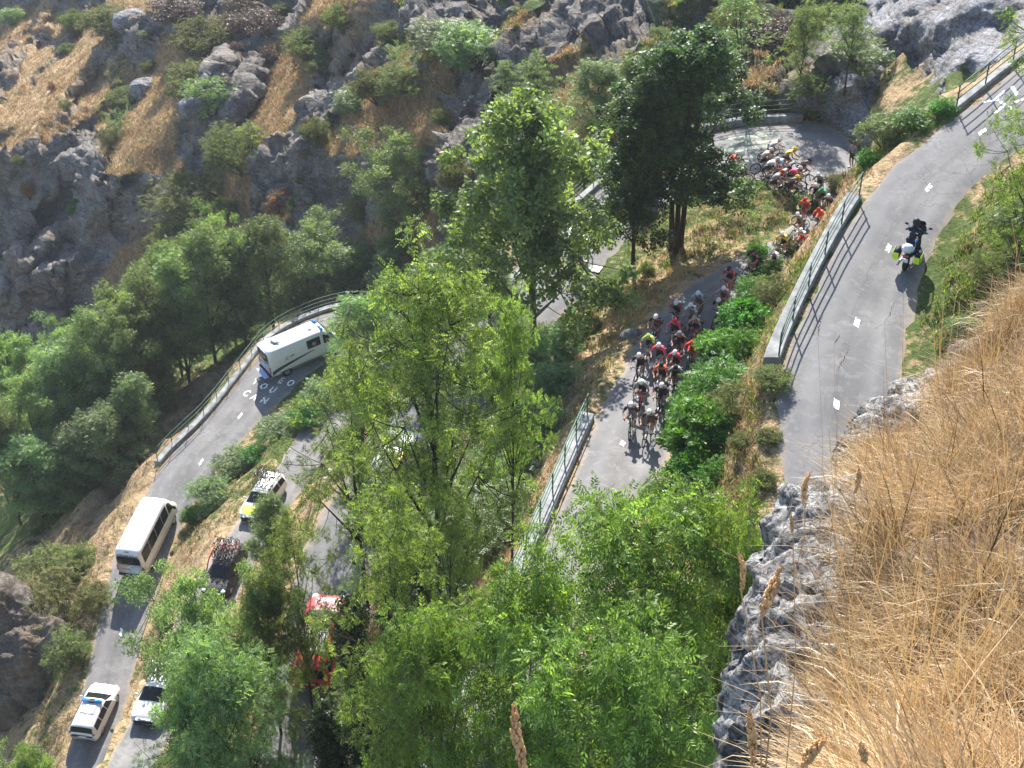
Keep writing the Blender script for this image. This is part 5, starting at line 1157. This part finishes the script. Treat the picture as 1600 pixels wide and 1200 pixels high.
BUS = [(-3.2,.42,1.30,2.2,.90,.80),(-3.14,.34,1.32,2.56,.95,.82),(-2.9,.3,1.34,2.66,.99,.85),(1.4,.3,1.34,2.66,.99,.85),(1.8,.3,1.34,2.58,.99,.84),(2.2,.3,1.32,2.3,.98,.80),(2.75,.3,1.24,1.52,.97,.8),(3.0,.34,1.05,1.22,.92,.78),(3.22,.42,.78,.9,.8,.7)]
e = empty('minibus', (0, 0, 0), 0, 'long white minibus with dark windows climbing the lowest road', 'minibus')
body_mesh(BUS).build('body', M['white'], e, True)
for s in (1, -1):
    for a, c in ((-2.85, -1.75), (-1.70, -.6), (-.55, .55), (.6, 1.5)): patch(BUS, a, c, 4.05, 4.85, s).build('side_window', M['glass'], e, True)
    patch(BUS, 1.6, 2.5, 4.05, 4.8, s, y1t=2.05).build('cab_window', M['glass'], e, True); patch(BUS, 2.15, 2.72, 5.3, 8, s).build('windscreen', M['glass'], e, True)
    for y in (-1.9, 2.1): wheel(e, s*.90, y, .35)
    mirror(e, s*1.13, 2.2, 1.5, 'black', .06)
    b = MB(); b.box((s*.90, -3.18, 1.05), (.12, .08, .5), bev=.02); b.build('tail_light', M['amber'], e)
    patch(BUS, -2.8, 2.4, 2.6, 2.75, s, off=.015).build('side_trim', M['grey'], e)
b = MB(); b.box((0, -3.215, 1.78), (1.5, .03, .62), bev=.012); b.build('rear_window', M['glass'], e)
b = MB(); b.box((0, -3.24, .48), (1.84, .14, .2), bev=.04); b.build('bumper', M['black'], e)
b = MB(); b.box((-.3, -3.225, 1.0), (.52, .02, .11)); b.box((.2, -3.225, 1.2), (.3, .02, .04)); b.build('number_plate', M['grey'], e)
b = MB(); b.box((0, -3.13, 2.60), (.3, .05, .05)); b.build('brake_light', M['black'], e)
b = MB(); b.box((-.6, -2.75, 2.69), (.08, .08, .03)); b.box((-.4, -2.75, 2.69), (.06, .08, .03)); b.build('roof_bolt', M['grey'], e)
text_on(e, 'VOITURE BALAI', .215, 'black', (0, -3.213, 2.27), (math.pi/2-0.14, 0, 0), .02)
pose(e, 'ab', 236, 850, 1, turn=-0.03, scale=1.05)

# ------------------------------------------------------------------ bicycles
BIKEM = {}
def bike_meshes(fr):
    if fr in BIKEM: return BIKEM[fr]
    f = MB(); bb = (0, -.06, .27); st_ = (0, -.2, .80); hd = (0, .34, .84); ht = (0, .375, .72); ra = (0, -.5, .34)
    for a, c, r in ((bb, st_, .017), (st_, hd, .016), (bb, ht, .021), (hd, ht, .02)): f.tube([a, c], r, 6)
    for s in (-.03, .03):
        f.tube([bb, (s, -.25, .3), (s*1.6, -.5, .34)], .010, 5); f.tube([st_, (s*1.6, -.5, .34)], .008, 5); f.tube([ht, (s, .43, .55), (s*1.6, .5, .34)], .012, 5)
    f.tube([st_, (0, -.235, .93)], .014, 6)
    w = MB(); w.ring((0, 0, 0), .325, .017, 'X', 30, 6); w.ring((0, 0, 0), .295, .014, 'X', 30, 4); w.cyl((0, 0, 0), .03, .08, 'X', 8)
    for k in range(9): a = k*.698; w.tube([(0, 0, 0), (0, math.cos(a)*.3, math.sin(a)*.3)], .003, 3, cap=False)
    h = MB(); h.tube([(0, .34, .84), (0, .42, .90)], .016, 5); h.tube([(-.21, .43, .92), (.21, .43, .92)], .014, 6)
    for s in (-.21, .21): h.tube([(s, .43, .92), (s, .50, .93), (s, .54, .98)], .016, 5); h.tube([(s, .50, .93), (s, .54, .87), (s, .48, .80), (s, .42, .80)], .013, 5)
    sd = MB(); sd.ell((0, -.24, .945), (.065, .135, .025), 8, 6)
    cr = MB(); cr.cyl((.045, -.06, .27), .095, .012, 'X', 16); cr.tube([(.06, -.06, .27), (.06, -.02, .44)], .01, 5); cr.tube([(-.06, -.06, .27), (-.06, -.10, .10)], .01, 5); cr.box((.10, -.02, .44), (.08, .08, .02)); cr.box((-.10, -.1, .10), (.08, .08, .02))
    bt = MB(); bt.cyl((0, .16, .53), .036, .19, 'Z', 8)
    R = dict(frame=f.mesh('frame', True), wheel=w.mesh('wheel', True), handlebar=h.mesh('handlebar', True), saddle=sd.mesh('saddle', True), crank=cr.mesh('crank'), bottle=bt.mesh('bottle', True))
    for k, m in (('frame', fr), ('wheel', 'tyre'), ('handlebar', 'black'), ('saddle', 'black'), ('crank', 'black'), ('bottle', 'white')): R[k].materials.append(M[m])
    BIKEM[fr] = R; return R
def bicycle(label, fr='black', group=None, loc=(0, 0, 0), rot=(0, 0, 0), scale=1.0):
    R = bike_meshes(fr); e = empty('bicycle', loc, 0, label, 'bicycle', group); e.rotation_mode = 'XYZ'; e.rotation_euler = rot; e.scale = (scale,)*3
    link('frame', R['frame'], e)
    for y in (-.5, .5): w = link('wheel', R['wheel'], e); w.location = (0, y, .342)
    for k in ('handlebar', 'saddle', 'crank', 'bottle'): link(k, R[k], e)
    return e
def rack_bikes(car, n, frames, label, group, z=1.63):
    bpy.context.view_layer.update(); Mx = Matrix.LocRotScale(car.location, car.rotation_euler, car.scale)
    for i in range(n):
        x = -.62+1.24*i/(n-1); flip = i % 2; m = Mx @ Matrix.Translation((x, -.72+.08*(i % 3), z)) @ Matrix.Rotation(math.pi*flip, 4, 'Z')
        l, r, s = m.decompose(); e = bicycle(label, frames[i % len(frames)], group, l, r.to_euler(), 1.0)
        e.rotation_euler = r.to_euler()
rack_bikes(tc1, 5, ['black', 'alloy'], 'one of the dark bicycles upright on the roof of the white and lime team car', 'bicycles on the roof of the white and lime team car')
rack_bikes(tc2, 8, ['red', 'white', 'red', 'black'], 'one of the bicycles packed on the roof of the dark team car with red arch', 'bicycles on the roof of the dark team car')
rack_bikes(tc3, 6, ['alloy', 'white'], 'one of the pale bicycles upright on the roof of the silver-white team car', 'bicycles on the roof of the silver-white team car')
rack_bikes(tc4, 6, ['red', 'white', 'yellow'], 'one of the bicycles upright on the roof of the red team car', 'bicycles on the roof of the red team car')
rack_bikes(tc5, 4, ['alloy'], 'one of the bicycles upright on the roof of the car with yellow panels', 'bicycles on the roof of the car with yellow panels')

# ------------------------------------------------------------------ people
def skin_mesh(name, joints, bones, root=0, sub=1):
    bm = bmesh.new(); L = bm.verts.layers.skin.verify(); vs_ = []
    for i, (p, r) in enumerate(joints):
        v = bm.verts.new(p); v[L].radius = (r if isinstance(r, tuple) else (r, r)); v[L].use_root = (i == root); vs_.append(v)
    for a, b in bones: bm.edges.new((vs_[a], vs_[b]))
    me = bpy.data.meshes.new('tmp'); bm.to_mesh(me); bm.free(); o = bpy.data.objects.new('tmp', me); col.objects.link(o)
    s = o.modifiers.new('s', 'SKIN'); s.use_smooth_shade = True; u = o.modifiers.new('u', 'SUBSURF'); u.levels = sub; u.render_levels = sub
    dg = bpy.context.evaluated_depsgraph_get(); dg.update(); out = bpy.data.meshes.new_from_object(o.evaluated_get(dg)); bpy.data.objects.remove(o); bpy.data.meshes.remove(me); out.name = name
    return out
def ik(a, b, l1, l2, pole):
    a, b, pole = Vector(a), Vector(b), Vector(pole); d = b-a; L = min(d.length, (l1+l2)*.999); dn = d.normalized(); x = (l1*l1-l2*l2+L*L)/(2*L); h = math.sqrt(max(0, l1*l1-x*x))
    p = (pole-dn*pole.dot(dn)).normalized(); return a+dn*x+p*h
def rider_meshes(pose_):
    """pose_: dict of pelvis, chest, head, hands, feet; bike frame of reference (forward +Y)"""
    P = pose_; J = []; Bn = []
    def j(p, r): J.append((Vector(p), r)); return len(J)-1
    def chain(ids): 
        for a, b in zip(ids[:-1], ids[1:]): Bn.append((a, b))
    pel = Vector(P['pel']); ch = Vector(P['ch']); hd = Vector(P['hd']); mid = (pel+ch)/2+Vector((0, -.02, .06))
    nk = ch+(hd-ch)*0.45+Vector((0, 0, .01))
    a = j(pel, (.15, .12)); b = j(mid, (.13, .10)); c = j(ch, (.155, .105)); d = j(nk, .055); e = j(hd, (.085, .10)); f = j(hd+Vector((0, .035, .075)), (.07, .075)); g = j(hd+Vector((0, .095, -.01)), .028)
    chain([a, b, c, d, e, f]); Bn.append((e, g))
    arms = {}; legs = {}
    for s, side in ((1, 'r'), (-1, 'l')):
        sh = ch+Vector((s*.18, .02, .0)); ha = Vector(P['h'+side]); el = ik(sh, ha, .29, .27, (s*.6, -.2, -.5) if not P.get('stand') else (s*.5, -.4, 0))
        i1 = j(sh, .062); i2 = j(sh.lerp(el, .5), .048); i3 = j(el, .040); i4 = j(el.lerp(ha, .45), .037); i5 = j(ha.lerp(el, .12), .027); i6 = j(ha+Vector((0, .035, 0)), (.034, .022)); Bn.append((c, i1)); chain([i1, i2, i3, i4, i5, i6])
        for q in range(4):
            dx = (q-1.5)*.019; f1 = j(ha+Vector((dx, .085+.004*(1.5-abs(q-1.5)), .004)), .010); f2 = j(ha+Vector((dx, .105, -.022)), .009); f3 = j(ha+Vector((dx, .09, -.042)), .008); Bn.append((i6, f1)); chain([f1, f2, f3])
        t1 = j(ha+Vector((-s*.035, .045, -.012)), .010); t2 = j(ha+Vector((-s*.03, .075, -.028)), .009); Bn.append((i6, t1)); chain([t1, t2])
        arms[side] = (sh, el)
        hp = pel+Vector((s*.09, .03, -.04)); an = Vector(P['f'+side])+Vector((0, -.07, .09)); kn = ik(hp, an, .42, .43, (s*.1, 1, .4)); ft = Vector(P['f'+side])
        k1 = j(hp, .095); k2 = j(hp.lerp(kn, .5), .078); k3 = j(kn, .057); k4 = j(kn.lerp(an, .32), .055); k5 = j(an, .034); k6 = j(ft+Vector((0, .02, .03)), (.040, .03)); k7 = j(ft+Vector((0, .11, .025)), (.034, .022)); Bn.append((a, k1)); chain([k1, k2, k3, k4, k5, k6, k7]); legs[side] = (hp, kn, an)
    body = skin_mesh('body', J, Bn)
    # jersey
    J2 = [(pel+Vector((0, .01, .0)), (.165, .13)), (mid, (.15, .122)), (ch+Vector((0, -.01, 0)), (.178, .128)), (ch+(nk-ch)*0.5, .085)]; B2 = [(0, 1), (1, 2), (2, 3)]
    for side in 'rl':
        sh, el = arms[side]; J2 += [(sh, .078), (sh.lerp(el, .42), .068), (sh.lerp(el, .72), .058)]; n = len(J2); B2 += [(2, n-3), (n-3, n-2), (n-2, n-1)]
    J3 = [(pel+Vector((0, 0, -.01)), (.17, .135))]; B3 = []
    for side in 'rl':
        hp, kn, an = legs[side]; J3 += [(hp, .108), (hp.lerp(kn, .45), .094), (hp.lerp(kn, .78), .076)]; n = len(J3); B3 += [(0, n-3), (n-3, n-2), (n-2, n-1)]
    shoes = MB()
    for side in 'rl': ft = Vector(P['f'+side]); shoes.ell(ft+Vector((0, .05, .03)), (.05, .14, .045), 10, 8)
    rot = Matrix.Rotation(P.get('tilt', -.25), 3, 'X'); hm = MB(); hc = hd+Vector((0, .01, .085)); hm.ell(hc, (.098, .145, .105), 14, 7, 0, rot, half=True); hm.ell(hc+Vector((0, 0, .01)), (.10, .15, .03), 14, 4, 0, rot)
    for k in (-2, -1, 0, 1, 2): hm.tube([hc+rot @ Vector((k*.032, y, .112*math.sqrt(max(0, 1-(k*.032/.1)**2-(y/.15)**2))+.006)) for y in (-.12, -.08, -.03, .03, .08, .12)], .008, 4)
    fc = MB(); fc.box(hd+Vector((0, .085, .035)), (.135, .04, .035), bev=.012); 
    return dict(body=body, jersey=skin_mesh('jersey', J2, B2), shorts=skin_mesh('shorts', J3, B3), shoes=shoes.mesh('shoes', True), helmet=hm.mesh('helmet', True), sunglasses=fc.mesh('sunglasses'))
POSES = {}
def mirrorp(P): 
    m = lambda v: (-v[0], v[1], v[2]); Q = dict(P)
    for a, b in (('hr', 'hl'), ('fr', 'fl')): Q[a], Q[b] = m(P[b]), m(P[a])
    return Q
base = dict(pel=(0, -.21, .99), ch=(0, .12, 1.27), hd=(0, .27, 1.36), hr=(.21, .49, .97), hl=(-.21, .49, .97), fr=(.10, -.04, .455), fl=(-.10, -.12, .115))
POSES['a'] = base
low = dict(base, ch=(0, .16, 1.21), hd=(0, .33, 1.29), hr=(.2, .52, .90), hl=(-.2, .52, .90)); POSES['c'] = low
POSES['e'] = dict(base, pel=(0, -.05, 1.08), ch=(0, .2, 1.42), hd=(0, .33, 1.54), hr=(.21, .49, .98), hl=(-.21, .49, .98), stand=1)
POSES['u'] = dict(base, ch=(0, .02, 1.34), hd=(0, .12, 1.47), hr=(.08, .40, .94), hl=(-.08, .40, .94))
PM = {}
HP = {}
def pm(k):
    if k not in PM:
        P = POSES[k] if k in POSES else mirrorp(POSES[{'b': 'a', 'd': 'c', 'f': 'e', 'v': 'u'}[k]])
        PM[k] = rider_meshes(P); HP[k] = Vector(P['hd'])+Vector((0, 0, .12))
        PM[k]['body'].materials.append(M['skin']); PM[k]['sunglasses'].materials.append(M['black'])
        for q in ('jersey', 'shorts', 'shoes', 'helmet'): PM[k][q].materials.append(M['white'])
    return PM[k]
COL = {'white': (.75, .75, .75), 'black': (.025, .026, .03), 'grey': (.22, .23, .25), 'red': (.62, .03, .02), 'crimson': (.5, .02, .06), 'pink': (.75, .06, .16), 'orange': (.8, .12, .03), 'lime': (.42, .62, .12), 'yellow': (.85, .65, .03), 'ltblue': (.3, .4, .52), 'beige': (.42, .36, .28), 'mauve': (.42, .3, .42), 'green': (.02, .32, .14), 'navy': (.012, .015, .034), 'brown': (.2, .1, .06)}
for k, c in COL.items(): M['c_'+k] = solid(k+' cloth', c, .7, .25, var=.18, scale=22)
def setm(o, m): o.material_slots[0].link = 'OBJECT'; o.material_slots[0].material = M[m]
def cyclist(label, k, px, py, sgn, jersey, shorts='black', helmet='white', pose_='a', frame='black', turn=0.0, shoes='white', group='cyclists riding in the bunch', bikelabel=None, yaw_=None):
    m = pm(pose_); h = HP[pose_]
    t = None; p = road_hit(k, px, py, h.z*1.1); i, t, _ = road_near(k, p[0], p[1]); t = t*sgn; yaw = math.atan2(-t[0], t[1])+turn
    if yaw_ is not None: yaw = yaw_; t = t*0
    f = Vector((-math.sin(yaw), math.cos(yaw), 0)); q = Vector(p)-f*h.y*1.1; z = road_z(k, q.x, q.y)
    pitch = math.asin(max(-.2, min(.2, t[2]*math.cos(turn))))
    e = empty('cyclist', (q.x, q.y, z+.004), 0, label, 'cyclist', group); e.rotation_euler = (pitch, random.Random(px).uniform(-.05, .05), yaw); e.scale = (1.1,)*3
    link('body', m['body'], e)
    for n_, c in (('jersey', jersey), ('shorts', shorts), ('helmet', helmet), ('shoes', shoes)): o = link(n_, m[n_], e); setm(o, 'c_'+c)
    link('sunglasses', m['sunglasses'], e)
    bicycle(bikelabel or ('racing bicycle under the '+label), frame, 'racing bicycles being ridden', tuple(e.location), tuple(e.rotation_euler), 1.1)
    assert len(('racing bicycle under the '+label).split()) <= 16, label
R = [('leading cyclist at the left, dark kit with white helmet',988,634,'black','grey','white','a'),('leading cyclist at the right, dark kit over maroon',1012,645,'black','brown','white','b'),
 ('cyclist with grey shoulders directly behind the left leader',1002,598,'grey','black','white','c'),('dark-clad cyclist with white helmet beside the bright shrub, second row',1032,603,'black','black','white','b'),
 ('cyclist in white and black at the left side of the bunch',997,556,'black','black','white','b'),('cyclist in an orange-red jersey in the middle of the bunch',1032,571,'orange','black','black','a'),
 ('cyclist in black and grey right of the orange-red jersey',1057,575,'grey','black','black','d'),('cyclist in a pink jersey below the lime-green one',1028,540,'pink','black','white','b'),
 ('cyclist in a crimson and white jersey in the centre',1051,551,'crimson','black','white','a'),('cyclist in bright red at the right side of the bunch',1078,536,'red','red','red','c'),
 ('cyclist in black and white behind the red one',1061,522,'black','black','grey','b'),('cyclist in a light green jersey at the left',1011,526,'lime','black','lime','d'),
 ('white-helmeted dark cyclist on the left, above the light green jersey',1022,495,'black','brown','white','a'),('cyclist in a pink jersey in the shade above the others',1051,501,'pink','black','crimson','b'),
 ('cyclist with beige helmet and dark jersey in the shade',1086,498,'beige','black','beige','a'),('brown-clad cyclist with white helmet in tree shade',1054,473,'brown','black','white','c'),
 ('cyclist in an all white jersey in tree shade',1080,477,'white','grey','white','b'),('cyclist in light blue-grey riding a little apart in the shade',1089,458,'ltblue','brown','white','a'),
 ('cyclist in white and black close to the hedge in the shade',1122,469,'black','brown','white','d'),('cyclist in mauve between the crimson one and the hedge',1128,450,'mauve','brown','white','b'),
 ('cyclist in crimson at the upper end of the tree shade',1136,420,'crimson','black','black','a'),('dark-green-clad cyclist behind the pointed shrub',1173,393,'navy','black','black','b'),
 ('cyclist in white and black half hidden by the hedge top',1206,394,'white','black','white','c'),('cyclist in a yellow jersey leading the upper group',1223,366,'yellow','black','white','b'),
 ('cyclist in white and red behind the yellow jersey',1251,360,'white','red','white','a'),('cyclist in pale grey out of the saddle after the bend',1245,335,'grey','brown','white','a'),
 ('cyclist in a red jersey next to the grassy mound',1257,312,'red','brown','red','b'),('cyclist in orange near the parapet end',1280,328,'orange','orange','red','c'),
 ('dark cyclist with white helmet leaving the bend',1272,289,'black','black','white','a'),('cyclist in green and black leaving the bend',1282,296,'green','black','green','d'),('dark cyclist with white helmet nearest the parapet end',1293,306,'black','black','white','b'),
 ('cyclist in pale grey at the exit of the bend',1280,273,'grey','black','white','a')]
fr = ['black', 'white', 'red', 'black', 'black', 'alloy']
for i, (lab, x, y, j, s, hm, ps) in enumerate(R): cyclist(lab, 'dc', x, y, -1, j, s, hm, ps, fr[i % 6], turn=random.Random(i).uniform(-.12, .12))
# riders going round the hairpin, seen side on
HPN = [('cyclist in white at the far side of the bend',1218,217,'white','black','white','b'),('cyclist in a yellow jersey turning through the bend',1242,232,'yellow','black','yellow','a'),('cyclist in white and grey in the middle of the bend',1215,248,'white','black','white','c'),
 ('black-clad cyclist at the front of the turning group',1264,249,'black','black','black','b'),('dark cyclist between the white and the black ones in the bend',1233,262,'grey','black','black','a'),('cyclist in red under the dark tree entering the bend',1152,238,'red','black','white','a'),
 ('cyclist in dark blue beside the red one entering the bend',1139,252,'navy','black','white','b'),('cyclist in white under the leaves of the dark tree',1122,258,'white','black','white','c'),('cyclist mostly hidden by the dark tree trunk side',1078,282,'black','black','black','b')]
HPN += [('cyclist in beige at the back of the turning group',1205,232,'beige','black','white','a'),('cyclist in light blue low over the handlebars in the bend',1228,246,'ltblue','black','black','c'),('cyclist in pink at the outside of the bend',1250,262,'pink','black','white','d'),
 ('cyclist in black with yellow helmet in the bend',1246,276,'black','black','yellow','b'),('cyclist in grey with red helmet close to the mound',1222,268,'grey','black','red','a'),('cyclist in navy leaving the dark tree shade',1166,252,'navy','black','white','c'),('cyclist in orange half hidden under the tree',1100,270,'orange','black','black','d')]
for i, (lab, x, y, j, s, hm, ps) in enumerate(HPN): cyclist(lab, 'dc', x, y, -1, j, s, hm, ps, fr[(i*5) % 6], yaw_=float(np.interp(x, [1080, 1150, 1215, 1245, 1270], [-0.9, -1.25, -1.6, -2.0, -2.5])+.15*math.sin(i*3)))
cyclist('cyclist in a yellow jersey climbing alone under the pale tree', 'dc', 917, 336, -1, 'yellow', 'black', 'brown', 'e', 'black')
cyclist('cyclist in dark clothing following below the lone yellow jersey', 'dc', 905, 378, -1, 'black', 'black', 'grey', 'a', 'black')

# ------------------------------------------------------------------ police motorcycle
e = empty('motorcycle', (0, 0, 0), 0, 'dark blue police motorcycle with fluorescent yellow panniers on the upper road', 'motorcycle')
for y in (-.75, .8):
    b = MB(); b.ring((0, y, .32), .235, .085, 'X', 26, 8); w = b.build('wheel', M['tyre'], e, True); c = MB(); c.cyl((0, y, .32), .17, .06, 'X', 16); c.build('rim', M['alloy'], w)
b = MB(); b.box((0, 0, .48), (.42, .75, .42), bev=.1); b.ell((0, .22, .92), (.19, .34, .17)); b.box((0, -.62, .62), (.26, .6, .22), bev=.06); b.build('frame', M['c_navy'], e, True)
b = MB(); b.ell((0, .68, .95), (.30, .28, .26)); b.ell((0, .78, .55), (.13, .38, .1)); b.build('fairing', M['c_navy'], e, True)
b = MB(); b.add([(-.24, .82, 1.1), (.24, .82, 1.1), (.2, .62, 1.38), (-.2, .62, 1.38), (-.24, .84, 1.1), (.24, .84, 1.1), (.2, .64, 1.38), (-.2, .64, 1.38)], [[0, 1, 2, 3], [4, 5, 6, 7], [3, 2, 6, 7]]); b.build('windscreen', M['glass'], e)
b = MB(); b.box((0, -.22, .88), (.34, .62, .12), bev=.05); b.build('seat', M['black'], e, True)
b = MB(); b.tube([(-.42, .30, 1.08), (-.25, .42, 1.1), (0, .48, 1.05), (.25, .42, 1.1), (.42, .30, 1.08)], .02, 6); b.build('handlebar', M['black'], e, True)
for s in (-1, 1):
    b = MB(); b.box((s*.40, -.62, .62), (.24, .52, .36), bev=.06); p_ = b.build('pannier', M['c_navy'], e, True)
    b = MB(); b.box((s*.40, -.895, .62), (.22, .02, .30), bev=.008); b.box((s*.525, -.62, .62), (.012, .46, .3), bev=.005); b.build('pannier_panel', M['hiviz'], p_)
    b = MB(); b.ell((s*.46, .55, 1.17), (.075, .03, .05)); b.tube([(s*.3, .55, 1.05), (s*.46, .55, 1.15)], .01, 4); b.build('mirror', M['black'], e, True)
    b = MB(); b.tube([(s*.2, -.1, .26), (s*.25, -.6, .27), (s*.26, -1.0, .33)], .045, 8); b.build('exhaust', M['alloy'], e, True)
b = MB(); b.box((0, -.78, 1.02), (.44, .40, .26), bev=.08); b.build('top_box', M['white'], e, True)
b = MB(); b.box((0, -1.0, .80), (.24, .04, .08), bev=.01); b.build('tail_light', M['amber'], e)
b = MB(); b.box((0, -1.03, .62), (.22, .02, .17)); b.build('number_plate', M['white'], e)
b = MB(); b.tube([(.28, -.9, .95), (.28, -.9, 1.5)], .012, 5); b.ell((.28, -.9, 1.53), (.05, .05, .06)); b.build('beacon', M['blue'], e, True)
mp = pose(e, 'e', 1423, 404, 1, turn=-.02, scale=1.03)
POSES['m'] = dict(pel=(0, -.22, 1.02), ch=(0, -.12, 1.46), hd=(0, -.03, 1.66), hr=(.40, .26, 1.1), hl=(-.40, .26, 1.1), fr=(.26, .12, .38), fl=(-.26, .12, .38), stand=0, tilt=0)
PM['m'] = None
mm = rider_meshes(POSES['m']); r_ = empty('police_rider', tuple(e.location), 0, 'motorcycle policeman in dark blue with black helmet riding up the upper road', 'person'); r_.rotation_euler = e.rotation_euler; r_.scale = e.scale
mm['body'].materials.append(M['c_navy']); link('body', mm['body'], r_)
for n_, c in (('jersey', 'navy'), ('shorts', 'navy'), ('shoes', 'black')): mm[n_].materials.append(M['c_'+c]); link({'jersey': 'jacket', 'shorts': 'trousers', 'shoes': 'boots'}[n_], mm[n_], r_)
b = MB(); b.ell((0, 0.0, 1.73), (.135, .16, .155), 16, 12); h_ = b.build('helmet', M['black'], r_, True); c = MB(); c.box((0, .12, 1.73), (.2, .09, .08), bev=.03); c.build('visor', M['glass'], h_)
c = MB(); c.box((0, -.235, 1.38), (.34, .015, .035)); c.box((0, -.26, 1.12), (.3, .015, .035)); c.build('reflective_stripe', M['white'], r_)
# spectator at the outer edge of the hairpin
pt = road_hit('dc', 1322, 262); e = empty('spectator', (pt[0]+.3, pt[1], pt[2]), 2.2, 'spectator in dark clothes standing at the outer edge of the hairpin', 'person')
POSES['s'] = dict(pel=(0, 0, .95), ch=(0, .02, 1.38), hd=(0, .04, 1.58), hr=(.26, .12, .88), hl=(-.26, .1, .88), fr=(.12, .0, 0), fl=(-.12, .05, 0), tilt=0)
mm = rider_meshes(POSES['s']); mm['body'].materials.append(M['skin']); link('body', mm['body'], e)
for n_, c, nn in (('jersey', 'grey', 'shirt'), ('shorts', 'black', 'shorts'), ('shoes', 'white', 'shoes')): mm[n_].materials.append(M['c_'+c]); link(nn, mm[n_], e)
b = MB(); b.ell((0, .03, 1.67), (.10, .115, .10), 12, 7, half=True); b.build('hair', M['c_brown'], e, True)

# ------------------------------------------------------------------ air
hm_ = bpy.data.materials.new('air haze'); hm_.use_nodes = True; nt = hm_.node_tree; nt.nodes.remove(nt.nodes['Principled BSDF'])
pv = nt.nodes.new('ShaderNodeVolumePrincipled'); pv.inputs['Color'].default_value = (0.78, 0.86, 1.0, 1); pv.inputs['Density'].default_value = 0.00016; pv.inputs['Anisotropy'].default_value = 0.2
nt.links.new(pv.outputs[0], nt.nodes['Material Output'].inputs['Volume'])
allz = [(-500, 500, -60, 520, -190, 40)]
b = MB(); b.box((0, 230, -75), (1000, 580, 230)); tag(b.build('haze', hm_), kind='stuff')
